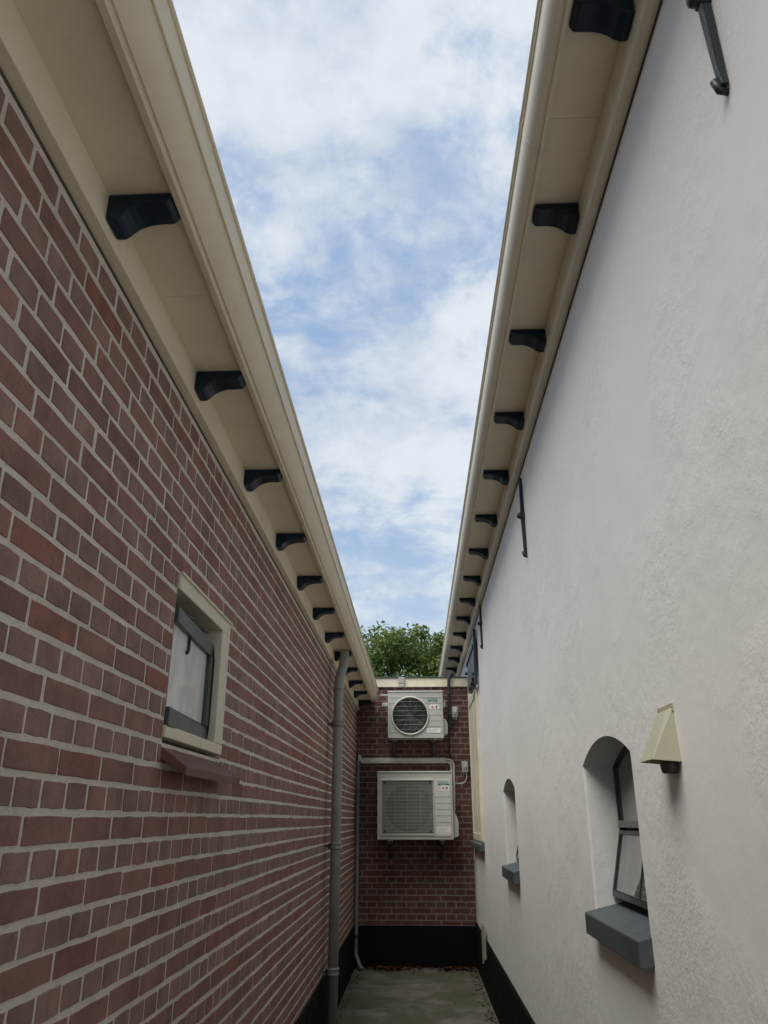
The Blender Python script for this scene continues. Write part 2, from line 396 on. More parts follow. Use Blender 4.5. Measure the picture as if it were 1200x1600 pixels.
def lay_bricks(wall_obj, items, frame, covered):
    """items: (a0,a1,z0,z1,kind,tint); frame(a,z,out)->world; the 300 largest in view are single bricks, the rest one mesh"""
    r = random.Random(5)
    def score(it):
        a0, a1, z0, z1 = it[:4]
        pts = [project(frame(a, z, 0)) for a, z in ((a0, z0), (a1, z0), (a1, z1), (a0, z1))]
        if any(q is None for q in pts): return 0
        cx = sum(q[0] for q in pts)/4; cy = sum(q[1] for q in pts)/4
        if not (-60 < cx < 1260 and -60 < cy < 1660): return 0
        if covered(it): return 0
        return abs(sum(pts[i][0]*pts[(i+1) % 4][1]-pts[(i+1) % 4][0]*pts[i][1] for i in range(4)))/2
    order = sorted(items, key=score, reverse=True)
    ex = frame(1, 0, 0)-frame(0, 0, 0); ez = Vector((0, 0, 1)); eo = frame(0, 0, 1)-frame(0, 0, 0)
    cache = {}
    vs, fs, tints = [], [], []
    for idx, it in enumerate(order):
        a0, a1, z0, z1, kind, tint = it
        ln = a1-a0; h = z1-z0
        vk = 's' if ln > 0.14 else 'h'; vi = r.randrange(len(VAR[vk])); V, Fc = VAR[vk][vi]
        tilt = r.uniform(-0.006, 0.006); out = r.uniform(-0.0003, 0.0010)
        ca, cz = (a0+a1)/2, (z0+z1)/2
        if idx < 300:
            key = (vk, vi)
            if key not in cache:
                me = bpy.data.meshes.new('brick')
                me.from_pydata([tuple(eo*p[0]*BR_D + ex*p[1] + ez*p[2]) for p in V], [], Fc)
                bm = bmesh.new(); bm.from_mesh(me)
                bm.faces.ensure_lookup_table()
                if bm.faces[0].normal.dot(eo) < 0: bmesh.ops.reverse_faces(bm, faces=bm.faces)
                bm.to_mesh(me); bm.free()
                me.materials.append(M['brick_obj']); cache[key] = me
            o = link('brick', cache[key], wall_obj); o.location = frame(ca, cz, out)
            sx = abs(ex.x)*ln + (1-abs(ex.x)); sy = abs(ex.y)*ln + (1-abs(ex.y)); o.scale = (sx, sy, h)
            o.rotation_euler = eo*tilt
            o.color = tint
        else:
            c0 = frame(ca, cz, out); b = len(vs); ct, st = math.cos(tilt), math.sin(tilt)
            for p in V:
                y, z = p[1]*ln, p[2]*h
                vs.append(tuple(c0 + eo*p[0]*BR_D + ex*(y*ct-z*st) + ez*(y*st+z*ct)))
            for f in Fc: fs.append(tuple(i+b for i in f)); tints.append(tint)
    me = bpy.data.meshes.new('distant_bricks'); me.from_pydata(vs, [], fs)
    bm = bmesh.new(); bm.from_mesh(me); bm.faces.ensure_lookup_table()
    if bm.faces[0].normal.dot(eo) < 0: bmesh.ops.reverse_faces(bm, faces=bm.faces)
    bm.to_mesh(me); bm.free()
    at = me.color_attributes.new('tint', 'FLOAT_COLOR', 'CORNER'); k = 0; buf = []
    for p_, tn in zip(me.polygons, tints): buf += list(tn)*p_.loop_total
    at.data.foreach_set('color', buf)
    me.materials.append(M['brick_att']); o = link('distant_bricks', me, wall_obj); o['kind'] = 'stuff'

CO = 0.0625; JB = 0.0134; JH = 0.0126
def courses(a_min, a_max, z_min, z_max, zref, off_s, off_h, header_even, holes, wall, red=None, joint=None):
    r = random.Random(21 if wall == 'left' else 22); items = []
    k0 = math.floor((z_min-zref)/CO); k1 = math.ceil((z_max-zref)/CO)
    for k in range(k0, k1):
        zb = zref + k*CO + JB/2; zt = zref + (k+1)*CO - JB/2
        zb, zt = max(zb, z_min+0.002), min(zt, z_max-0.002)
        if zt-zb < 0.012: continue
        hdr = (k % 2 == 0) == header_even
        step = 0.11 if hdr else 0.22
        off = off_h if hdr else off_s[(k//2) % 2]
        n0 = math.floor((a_min-off)/step)-1; n1 = math.ceil((a_max-off)/step)+1
        ph = r.uniform(0, 9)
        for n in range(n0, n1):
            a0 = off+n*step + JH/2 + r.uniform(-0.0022, 0.0022); a1 = off+(n+1)*step - JH/2 + r.uniform(-0.0022, 0.0022)
            segs = [(max(a0, a_min), min(a1, a_max), zb, zt)]
            for (h0, h1, q0, q1) in holes:
                if zt > q0 and zb < q1:
                    ns = []
                    for s0, s1, b0, b1 in segs:
                        if s0 < h0: ns.append((s0, min(s1, h0), b0, b1))
                        if s1 > h1: ns.append((max(s0, h1), s1, b0, b1))
                        m0, m1 = max(s0, h0), min(s1, h1)
                        if m1 > m0 and b1 > q1+.012: ns.append((m0, m1, max(b0, q1), b1))
                        if m1 > m0 and b0 < q0-.012: ns.append((m0, m1, b0, min(b1, q0)))
                    segs = ns
            for s0, s1, b0, b1 in segs:
                if s1-s0 < 0.014: continue
                dz = 0.0014*math.sin(ph+s0*1.6) + r.uniform(-0.0009, 0.0009)
                tn = brick_tint('h' if hdr else 's', r, wall)
                if red and red[0] < (s0+s1)/2 < red[1] and red[2] < zb < red[3]:
                    tn = (tn[0]*1.04, tn[1]*0.82, tn[2]*0.78, 1)
                items.append((s0, s1, b0+dz+r.uniform(-0.001, 0.001), b1+dz+r.uniform(-0.001, 0.001), 'h' if hdr else 's', tn))
    return items

# ------------------------------------------------------------------ left: brick building
XL = -0.711
left = thing('brick_building', 'long red-brown brick building with cream eaves along the left of the alley', 'building', (XL, 3.2, 0))
WY0, WY1, WZ0, WZ1 = 2.232, 2.905, 1.700, 2.197          # window opening in the brick
JY = 6.60                                                 # expansion joint by the downpipe
mb = MB(); xm = XL-0.0017; zt_ = 2.86
def wall_sheet(mb, x, ya, yb, za, zb, hole):
    h0, h1, q0, q1 = hole
    P = lambda y, z: (x, y, z)
    for (a, b, c, d) in ((ya, h0, za, zb), (h1, yb, za, zb), (h0, h1, za, q0), (h0, h1, q1, zb)):
        mb.add([P(a, c), P(b, c), P(b, d), P(a, d)], [(0, 1, 2, 3)])
wall_sheet(mb, xm, YB, 9.7, 0.0, zt_, (WY0-.004, WY1+.004, WZ0, WZ1))
wall_sheet(mb, xm-0.30, YB, 9.7, 0.0, zt_, (WY0-.004, WY1+.004, WZ0, WZ1))
h0, h1, q0, q1 = WY0-.004, WY1+.004, WZ0, WZ1
for a, b in (((h0, q0), (h1, q0)), ((h1, q0), (h1, q1)), ((h1, q1), (h0, q1)), ((h0, q1), (h0, q0))):
    mb.add([(xm, *a), (xm, *b), (xm-.30, *b), (xm-.30, *a)], [(0, 1, 2, 3)])
mb.box(-6.0, xm-0.0, YB-.25, YB, 0, zt_); mb.box(-6.0, xm-.31, 13.8, 14.0, 0, zt_); mb.box(-6.0, -5.8, YB, 13.8, 0, zt_)
mb.box(xm-.30, xm-.01, 9.7, 13.8, 0, zt_)
wallL = mb.build('wall', M['mortar'], left, fix=False)
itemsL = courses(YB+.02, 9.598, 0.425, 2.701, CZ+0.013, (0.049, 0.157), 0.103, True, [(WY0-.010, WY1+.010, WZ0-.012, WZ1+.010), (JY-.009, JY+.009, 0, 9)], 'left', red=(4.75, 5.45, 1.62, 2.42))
# stretcher offsets alternate: course k=-1 -> .157, k=-3 -> .049
frameL = lambda a, z, o: Vector((XL+o, a, z))
lay_bricks(wallL, itemsL, frameL, lambda it: it[2] > 2.73)
MB().box(XL-.004, XL+.001, YB, 9.59, CZ+1.2165, CZ+1.2243).build('gap_shade_strip', M['gap_shade'], left)  # painted shadow line where the frieze meets the brick
MB().box(XL-.004, XL-.0015, JY-.008, JY+.008, 0.43, 2.72).build('expansion_joint', M['rubber'], left)
pl = MB()
pl.prism([(XL-.30, 0), (XL+.013, 0), (XL+.013, 0.412), (XL+.004, 0.422), (XL-.30, 0.422)], 'y', YB, 9.598)
pl.build('plinth', M['plinth'], left)
# eaves
def lengths(y0, y1, first, step):
    ys = [y0]; y = first
    while y < y1-.6: ys.append(y); y += step
    return list(zip(ys, ys[1:]+[y1]))
for a, b in lengths(YB, 9.595, 2.55, 3.4): MB().box(XL-.012, -0.681, a, b-.0018, CZ+1.2245, CZ+1.40).build('frieze_board', M['cream'], left, 0.0025)
for a, b in lengths(YB, 9.594, 1.72, 2.23): MB().box(-0.6805, -0.500, a, b-.0018, CZ+1.3225+rng.uniform(0, .0007), CZ+1.345).build('soffit_board', M['cream'], left)
def arc(cx, cz, rx, rz, a0, a1, n): return [(cx+rx*math.cos(R(a0+(a1-a0)*i/n)), cz+rz*math.sin(R(a0+(a1-a0)*i/n))) for i in range(n+1)]
gl = [(-.533, 1.3222), (-.533, 1.309), (-.531, 1.3065), (-.516, 1.3055), (-.5135, 1.308), (-.5135, 1.3145), (-.511, 1.3165), (-.507, 1.3165), (-.505, 1.3145)]
def ogee(x0, z0, x1, z1, n=14):
    o = []
    for i in range(n+1):
        t = i/n; e = t*t*(3-2*t); o.append((x0+(x1-x0)*(.45*t+.55*math.sin(t*math.pi/2)), z0+(z1-z0)*(.55*t+.45*(1-math.cos(t*math.pi/2)))))
    return o
gl += ogee(-.505, 1.3145, -.4625, 1.382)
gl += arc(-.4595, 1.3845, 0.0042, 0.0042, -60, 70, 6) + [(-.4605, 1.3895), (-.4600, 1.394), (-.4525, 1.446)]
gl += arc(-.4515, 1.4555, 0.0065, 0.0065, -110, 150, 10) + [(-.460, 1.44), (-.464, 1.39), (-.51, 1.36), (-.60, 1.36), (-.60, 1.346), (-.5015, 1.346), (-.5015, 1.3222)]
def flip(pts): return pts
gut = MB().prism([(x, z+CZ) for x, z in gl], 'y', YB, 9.455, smooth=False)
gut.build('gutter', M['cream'], left)
for i, y in enumerate((0.35, 4.35, 8.3)):                  # seams where gutter lengths meet
    s = MB(); s.prism([(x+(0.0012 if x > -.52 else 0), z+CZ-(0.0012 if z < 1.38 else 0)) for x, z in gl], 'y', y, y+.035); s.build('gutter_joint', M['cream'], left)
roofL = MB().prism([(-0.52, CZ+1.44), (-0.53, CZ+1.50), (-3.4, CZ+3.5), (-6.2, CZ+1.5), (-6.2, CZ+1.42), (-3.4, CZ+3.4)], 'y', YB-.1, 9.59)
roofL.build('roof', M['roof'], left)
def bracket_mesh(name, L, W, sgn):
    pr = [(0, 0), (L, 0), (L+.001, -.010), (L-.007, -.025), (L-.014, -.028), (L-.052, -.029), (L-.066, -.031), (L-.082, -.036), (L-.096, -.044), (L-.106, -.053), (L-.112, -.060), (.026, -.066), (.022, -.069), (0, -.069)]
    pr = [(sgn*x, z) for x, z in pr]
    m = MB().prism(pr, 'y', 0, W)
    o = m.build(name, M['navy'], None, 0.006, 2); me = o.data; bpy.data.objects.remove(o); me.name = name
    return me
bmL = bracket_mesh('bracket', 0.146, 0.074, 1)
for y in (-.90, -.15, .602, 1.347, 2.092, 2.841, 3.593, 4.323, 5.058, 5.798, 6.53, 7.26, 7.98, 8.70, 9.40):
    o = link('bracket', bmL, left); o.location = (-0.6805, y+rng.uniform(-.003, .003), CZ+1.3222); o.rotation_euler = (0, 0, rng.uniform(-.015, .015))
# left window
win = bpy.data.objects.new('window', None); C.objects.link(win); win.parent = left; win.empty_display_size = .1
xf = XL+0.006; fr = MB()
fw = 0.060
fr.box(XL-.09, xf, WY0, WY1, WZ1-.050, WZ1-.002); fr.box(XL-.09, xf, WY0, WY1, WZ0+.015, WZ0+.050)
fr.box(XL-.09, xf, WY1-fw*1.9, WY1-.002, WZ0+.050, WZ1-.050); fr.box(XL-.09, XL-.03, WY0, WY0+fw, WZ0+.050, WZ1-.050)
fr.build('frame', M['cream_frame'], win, 0.003)
MB().box(xf-.002, xf+.006, WY0-.002, WY1+.006, WZ1-.004, WZ1+.004).build('drip_strip', M['cream_frame'], win)
# sash hinged on the far side, standing slightly ajar
hinge = Vector((XL-.020, WY1-fw*1.9-.004, 0)); ang = math.atan2(0.032, 0.575)
Ms = Matrix.Translation(hinge) @ Matrix.Rotation(ang, 4, 'Z')
SL, s0, s1 = 0.555, CZ+.245, CZ+.592; rail = .047
sash = MB()
sash.box(-.034, 0, -SL, 0, s1-rail, s1, Ms); sash.box(-.034, 0, -SL, 0, s0, s0+rail+.008, Ms)
sash.box(-.04, 0, -rail, 0, s0+rail+.008, s1-rail, Ms); sash.box(-.04, -.014, -SL+.004, -SL+.012, s0+rail+.008, s1-rail, Ms)
sash.build('sash', M['sash'], win, 0.004)
MB().box(-.022, -.016, -SL+.012, -rail, s0+rail+.008, s1-rail, Ms).build('pane', M['frosted'], win)
MB().box(XL-.07, XL-.012, WY0+.02, WY1-fw*1.9, WZ0+.050, s0-.004).build('sash_rail', M['sash'], win, .003)
st = MB()
for yy in (2.36, 2.55): st.tube([(XL-.05, yy, s1+.012), (XL-.02, yy+.05, s1+.02), (XL-.01, yy+.09, s1+.014)], .005, 8)
st.box(XL-.06, XL-.045, WY0+.03, WY1-.13, s1+.005, s1+.018)
st.build('stay', M['galv'], win)
hd = MB(); hd.tube([(XL-.013, 2.44, s1-rail-.002), (XL-.013, 2.44, s1-rail-.045), (XL-.012, 2.42, s1-rail-.055)], .006, 8); hd.build('handle', M['iron'], win)
MB().box(XL-.295, XL-.288, WY0-.05, WY1+.05, WZ0-.05, WZ1+.05).build('window_backing', M['dark_in'], win)  # dark sheet painted in as the unlit room behind the sash
sl = MB(); za, zb = CZ+.196, CZ+.137
sl.prism([(XL-.03, za+.012), (XL+.076, zb), (XL+.074, zb-.026), (XL-.03, za-.022)], 'y', WY0-.004, WY1+.02)
sl.build('sill', M['sill_tile'], win, 0.003)

# ------------------------------------------------------------------ end: brick extension
YE = 9.6
ext = thing('brick_extension', 'low dark red brick extension with cream fascia closing the far end of the alley', 'building', (0, YE, 0))
mb = MB(); mb.box(XL-.05, .66, YE+.001, YE+.25, 0, CZ+1.60)
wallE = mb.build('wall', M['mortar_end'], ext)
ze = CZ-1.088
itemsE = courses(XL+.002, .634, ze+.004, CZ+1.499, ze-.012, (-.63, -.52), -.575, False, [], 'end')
frameE = lambda a, z, o: Vector((a, YE-o, z))
def coveredE(it):
    c = (it[0]+it[1])/2; z = (it[2]+it[3])/2-CZ
    return (-.31 < c < .36 and .93 < z < 1.43) or (-.43 < c < .45 and -.17 < z < .50)
lay_bricks(wallE, itemsE, frameE, coveredE)
MB().box(XL+.012, .634, YE-.016, YE+.004, 0, ze).build('plinth', M['plinth'], ext)
MB().box(-.70, .632, YE-.030, YE+.02, CZ+1.500, CZ+1.606).build('fascia_board', M['cream_frame'], ext, .002)
MB().box(-.70, .632, YE-.042, YE+.06, CZ+1.6065, CZ+1.621).build('roof_trim', M['roof_trim'], ext, .003)
MB().box(-.705, .634, YE+.061, 13.85, CZ+1.56, CZ+1.60).build('roof', M['felt'], ext)

# ------------------------------------------------------------------ right: stucco building
XR = 0.635; ZW = CZ+1.884
right = thing('stucco_building', 'long white rendered building with cream eaves along the right of the alley', 'building', (XR, 5, 0))
RV = 0.125
WIN = [(2.428, 3.142), (5.372, 6.082)]; SP, AP, SILLZ = CZ+.188, CZ+.262, CZ-.272
def arch_pts(y0, y1, sp, ap, n=18):
    hw = (y1-y0)/2; h = ap-sp; rad = (hw*hw+h*h)/(2*h); cy = (y0+y1)/2; cz = ap-rad; a = math.asin(hw/rad)
    return [(cy+rad*math.sin(-a+2*a*i/n), cz+rad*math.cos(-a+2*a*i/n)) for i in range(n+1)]
mb = MB(); YF = 14.0; ztop = CZ+2.02
def q(a, b, c, d, x=XR): mb.add([(x, a, c), (x, b, c), (x, b, d), (x, a, d)], [(0, 1, 2, 3)])
ycur = YB
for (y0, y1) in WIN:
    n = max(1, int((y0-ycur)/.6))
    for i in range(n): q(ycur+(y0-ycur)*i/n, ycur+(y0-ycur)*(i+1)/n, 0, ztop)
    q(y0, y1, 0, SILLZ-.03)
    ar = arch_pts(y0, y1, SP, AP)
    for (a, b) in zip(ar, ar[1:]): mb.add([(XR, a[0], a[1]), (XR, b[0], b[1]), (XR, b[0], ztop), (XR, a[0], ztop)], [(0, 1, 2, 3)])
    ring = [(y0, SILLZ-.03)] + ar + [(y1, SILLZ-.03)]
    for a, b in zip(ring, ring[1:]):                      # slightly rounded arris then splayed reveal
        k0 = lambda p, e: (p[0]+(e if p[0] < (y0+y1)/2 else -e)*(0 if p in ar[1:-1] else 1), p[1]-(e if p in ar else 0))
        prev = [(XR, *a), (XR, *b)]
        for xx, e in ((XR+.004, .0015), (XR+.010, .003), (XR+.26, .010)):
            A, B = k0(a, e), k0(b, e)
            cur = [(xx, *A), (xx, *B)]; mb.add([prev[0], prev[1], cur[1], cur[0]], [(0, 1, 2, 3)], True); prev = cur
    mb.add([(XR, y0, SILLZ-.03), (XR, y1, SILLZ-.03), (XR+.26, y1, SILLZ-.03), (XR+.26, y0, SILLZ-.03)], [(0, 1, 2, 3)])
    ycur = y1
n = 14
for i in range(n): q(ycur+(YF-ycur)*i/n, ycur+(YF-ycur)*(i+1)/n, 0, ztop)
mb.box(XR+.27, XR+.28, YB, 2.0, 0, ztop); mb.box(XR+.27, XR+.28, 3.6, 4.9, 0, ztop); mb.box(XR+.27, XR+.28, 6.5, YF, 0, ztop)
mb.box(XR, 6.5, YB-.25, YB, 0, ztop); mb.box(XR, 6.5, YF, YF+.2, 0, ztop); mb.box(6.3, 6.5, YB, YF, 0, ztop)
wallR = mb.build('wall', M['stucco'], right, fix=False)
pl = MB(); pl.prism([(XR+.01, 0), (XR-.016, 0), (XR-.016, .440), (XR-.008, .451), (XR+.01, .451)], 'y', YB, 9.58); pl.build('plinth', M['plinth'], right)
MB().box(XR-.003, XR+.004, YB, YF, ZW-.008, ZW+.004).build('gap_shade_strip', M['gap_shade'], right)  # dark strip in place of the shaded gap below the right frieze
for a, b in lengths(YB, YF, 3.1, 3.6): MB().box(.597, XR-.001, a, b-.002, ZW+.001, CZ+2.06).build('frieze_board', M['cream'], right, .003)
for a, b in lengths(YB, YF, 1.80, 2.24): MB().box(.425, .5965, a, b-.002, CZ+2.015+rng.uniform(0, .0008), CZ+2.038).build('soffit_board', M['cream'], right)
gr = [(.439, 2.0147), (.439, 2.003), (.437, 2.0005), (.428, 2.0), (.4255, 2.002), (.4255, 2.0105), (.4235, 2.0125), (.419, 2.0125), (.417, 2.0105)]
gr += arc(.417, 2.077, .036, .066, -92, -172, 12)
gr += [(.3808, 2.082), (.380, 2.105)] + arc(.3805, 2.112, .0055, .0055, -100, -250, 6) + [(.3795, 2.119), (.3790, 2.138)]
gr += arc(.3790, 2.147, .007, .007, -70, -330, 10) + [(.387, 2.13), (.390, 2.07), (.44, 2.05), (.52, 2.05), (.52, 2.039), (.424, 2.039), (.424, 2.0147)]
MB().prism([(x, z+CZ) for x, z in gr], 'y', YB, YF).build('gutter', M['cream'], right)
for y in (1.9, 5.9, 9.9):
    s = MB(); s.prism([(x-(0.0012 if x < .42 else 0), z+CZ-(0.0012 if z < 2.07 else 0)) for x, z in gr], 'y', y, y+.035); s.build('gutter_joint', M['cream'], right)
MB().prism([(.45, CZ+2.13), (.46, CZ+2.19), (3.4, CZ+4.3), (6.6, CZ+2.2), (6.6, CZ+2.1), (3.4, CZ+4.2)], 'y', YB-.1, YF+.1).build('roof', M['roof'], right)
bmR = bracket_mesh('bracket', 0.150, 0.086, -1)
for i in range(20):
    y = -.834+.7475*i
    if y > YF-.1: break
    o = link('bracket', bmR, right); o.location = (.5965, y+rng.uniform(-.004, .004), CZ+2.0147); o.rotation_euler = (0, 0, rng.uniform(-.015, .015))
for wi, (y0, y1) in enumerate(WIN):
    wn_ = bpy.data.objects.new('window', None); C.objects.link(wn_); wn_.parent = right; wn_.empty_display_size = .1
    # outer frame following the arch
    x0, x1 = XR+.112, XR+.134; ar = arch_pts(y0-.01, y1+.01, SP, AP+.003); ai = arch_pts(y0+.020, y1-.020, SP-.008, AP-.022)
    o_ = [(y0-.01, SILLZ-.02)] + ar + [(y1+.01, SILLZ-.02)]; i_ = [(y0+.020, SILLZ+.02)] + ai + [(y1-.020, SILLZ+.02)]
    m = MB(); k = len(o_)
    for i in range(k):
        j = (i+1) % k
        A, B, Cc, D = o_[i], o_[j], i_[j], i_[i]
        m.add([(x0, *A), (x0, *B), (x0, *Cc), (x0, *D)], [(0, 1, 2, 3)]); m.add([(x1, *A), (x1, *B), (x1, *Cc), (x1, *D)], [(3, 2, 1, 0)])
        m.add([(x0, *D), (x0, *Cc), (x1, *Cc), (x1, *D)], [(0, 1, 2, 3)])
    m.build('frame', M['black_sash'], wn_)
    tz = CZ-.018
    MB().box(x0-.006, x1, y0+.02, y1-.02, tz-.011, tz+.013).build('transom', M['galv_lt'], wn_, .003)
    up = MB(); pp = [(y0+.020, tz)] + ai + [(y1-.020, tz)]
    up.prism(pp, 'x', XR+.121, XR+.125); up.build('pane', M['glass'], wn_)
    ut = MB(); cy = (y0+y1)/2
    ut.box(x0+.004, x1-.004, cy-.007, cy+.007, tz, AP-.02); ut.build('glazing_bar', M['black_sash'], wn_)
    # awning sash, pushed out at the foot
    th = math.atan2(.052, tz-.016-(SILLZ+.012)); T = Matrix.Translation(Vector((XR+.112, cy, tz-.018))) @ Matrix.Rotation(th, 4, 'Y')
    hh = (tz-.018)-(SILLZ+.010); hw = (y1-y0)/2-.012
    s_ = MB(); s_.box(0, .014, -hw, hw, -.012, 0, T); s_.box(0, .014, -hw, hw, -hh, -hh+.020, T)
    s_.box(0, .014, -hw, -hw+.014, -hh+.020, -.012, T); s_.box(0, .014, hw-.014, hw, -hh+.020, -.012, T); s_.box(.002, .013, -.007, .007, -hh+.022, -.014, T)
    s_.build('sash', M['black_sash'], wn_, .003)
    MB().box(.006, .010, -hw+.014, hw-.014, -hh+.020, -.012, T).build('pane', M['glass'], wn_)
    sy = MB(); sy.tube([(XR+.075, cy-hw+.05, SILLZ+.022), (XR+.10, cy+hw-.04, SILLZ+.020)], .006, 8)
    sy.build('stay', M['box_grey'], wn_)
    # curtain / net behind
    MB().box(XR+.235, XR+.245, y0-.05, y1+.05, SILLZ-.05, AP+.05).build('window_backing', M['net'], wn_)
    sl = MB(); T2 = Matrix.Identity(4)
    sl.prism([(XR-.040, SILLZ-.040), (XR-.036, SILLZ-.036), (XR+.118, SILLZ), (XR+.118, SILLZ-.05), (XR+.003, SILLZ-.095), (XR-.012, SILLZ-.105), (XR-.040, SILLZ-.105)], 'y', y0-.006, y1-.004)
    sl.build('sill', M['slate_paint'], wn_, .004)
# third window, its cream frame standing off the wall in the far corner, dark hatch above
wn_ = bpy.data.objects.new('window', None); C.objects.link(wn_); wn_.parent = right; wn_.empty_display_size = .1
a, b, zl, zh, xo = 8.05, 9.35, CZ-.205, CZ+1.27, XR-.017
f = MB(); f.box(xo, XR+.002, a, a+.07, zl, zh); f.box(xo, XR+.002, b-.07, b, zl, zh); f.box(xo, XR+.002, a+.07, b-.07, zh-.07, zh); f.box(xo, XR+.002, a+.07, b-.07, zl, zl+.07)
f.box(xo+.006, XR+.001, (a+b)/2-.03, (a+b)/2+.03, zl+.07, zh-.07); f.build('frame', M['cream_frame'], wn_, .004)
MB().box(xo-.008, xo+.003, a+.012, a+.045, zl+.01, zh-.02).build('cover_strip', M['cream_frame'], wn_, .003)
f = MB(); f.box(XR-.008, XR-.003, a+.07, (a+b)/2-.03, zl+.07, zh-.07); f.build('panel', M['cream_frame'], wn_)
f = MB(); f.box(XR-.008, XR-.003, (a+b)/2+.03, b-.07, zl+.07, zh-.07); f.build('panel', M['cream_frame'], wn_)
f = MB(); f.prism([(XR-.050, zl-.02), (XR+.002, zl-.002), (XR+.002, zl-.08), (XR-.050, zl-.08)], 'y', a-.03, b+.04); f.build('sill', M['slate_paint'], wn_, .004)

# iron hatch / shutter above the third window
ht = thing('hatch_shutter', 'dark grey hatch shutter on the white wall above the cream corner window', 'shutter', (XR, 8.2, CZ+1.25))
f = MB(); f.box(XR-.045, XR-.012, 7.80, 7.86, CZ+1.25, CZ+1.80); f.build('post', M['iron'], ht, .004)
for i in range(5):
    y = 7.875+.21*i
    MB().box(XR-.040, XR-.014, y, y+.203, CZ+1.40-.02*i, CZ+1.735).build('plank', M['iron'], ht, .003)
MB().box(XR-.056, XR-.0405, 7.87, 8.92, CZ+1.62, CZ+1.66).build('batten', M['iron'], ht, .003)
f = MB(); f.tube([(XR-.03, 7.86, CZ+1.30), (XR-.06, 8.10, CZ+1.40), (XR-.03, 8.3, CZ+1.41)], .011, 8); f.tube([(XR-.028, 7.86, CZ+1.27), (XR-.04, 8.45, CZ+1.255)], .013, 8)
f.tube([(XR-.066, 8.95, CZ+1.55), (XR-.01, 8.95, CZ+1.55)], .02, 10); f.build('hinge', M['iron'], ht)
settle(ht)

# ------------------------------------------------------------------ wall anchors
def anchor(y, zc, hl, label):
    t = thing('wall_anchor', label, 'wall anchor', (XR, y, CZ+zc-hl), 'iron wall anchors under the right eave')
    m = MB(); n = 14
    secs = []
    for i in range(n+1):
        s = -1+2*i/n; z = CZ+zc+s*hl; e = abs(s)
        w_ = .0095*(1-.25*e) + .0012*noise.noise((y*3, z*40, 0)); d0 = .002; d1 = .024 - .005*e + .0015*noise.noise((y, z*55, 3))
        if e > .9: d1 *= .8
        y_ = y + .004*s + .0015*noise.noise((y*7, z*9, 1))
        secs.append([(XR-d0, y_-w_, z), (XR-d1, y_-w_*.92, z), (XR-d1, y_+w_*.92, z), (XR-d0, y_+w_, z)])
    vs = [v for s in secs for v in s]
    fs = [(4*i+j, 4*i+(j+1) % 4, 4*(i+1)+(j+1) % 4, 4*(i+1)+j) for i in range(n) for j in range(4)]
    m.add(vs, fs + [(3, 2, 1, 0), tuple(4*n+k for k in range(4))]); m.build('bar', M['iron'], t, .002)
    k = MB(); zc2 = CZ+zc
    k.tube([(XR+.004, y, zc2), (XR-.030, y, zc2), (XR-.038, y, zc2), (XR-.043, y, zc2)], [.018, .018, .016, .009], 10); k.build('knob', M['iron'], t)
    k = MB(); k.tube([(XR+.002, y+.004, zc2-hl-.010), (XR-.016, y+.004, zc2-hl-.004), (XR-.024, y+.003, zc2-hl+.02)], [.007, .008, .008], 8); k.build('hook', M['iron'], t)
    k = MB(); k.box(XR-.027, XR+.002, y-.014, y+.014, zc2-.022, zc2+.022); k.build('collar', M['iron'], t, .004)
    settle(t)
anchor(1.139, 1.60, .255, 'thick black iron wall anchor nearest the viewer, cut by the top of the picture')
anchor(4.13, 1.605, .235, 'black iron wall anchor with round knob midway along the white wall')
anchor(7.18, 1.71, .225, 'thin far black iron wall anchor just before the dark hatch shutter')

# ------------------------------------------------------------------ vent cowl
vc = thing('vent_cowl', 'pale yellow wedge-shaped vent cowl on the white wall beside the arched window', 'vent', (XR, 2.03, CZ+.12))
y0, y1, zt, zb_ = 1.972, 2.090, CZ+.257, CZ+.128
v = [(XR, y0+.012, zt), (XR, y1-.012, zt), (XR-.016, y1-.016, zt-.006), (XR-.016, y0+.016, zt-.006),
     (XR, y0-.002, zb_), (XR, y1+.002, zb_), (XR-.068, y1-.003, zb_+.006), (XR-.068, y0+.003, zb_+.006)]
cw = MB().add(v, [(0, 1, 2, 3), (3, 2, 6, 7), (0, 3, 7, 4), (1, 5, 6, 2)]); o = cw.build('hood', M['cowl'], vc)
sm = o.modifiers.new('wall', 'SOLIDIFY'); sm.thickness = .003; sm.offset = -1
bv = o.modifiers.new('soft', 'BEVEL'); bv.width = .008; bv.segments = 3; bv.limit_method = 'ANGLE'
MB().box(XR-.004, XR+.002, y0+.006, y1+.012, zt-.01, zt+.012).build('back_plate', M['cowl'], vc, .002)
MB().tube([(XR+.002, 2.012, zb_-.004), (XR-.034, 2.012, zb_-.004)], .021, 12).build('pipe_stub', M['galv'], vc)
gq = MB()
for i in range(5): gq.box(XR-.055+.011*i, XR-.052+.011*i, y0+.012, y1-.012, zb_+.010, zb_+.013)
gq.build('grating', M['iron'], vc); settle(vc)

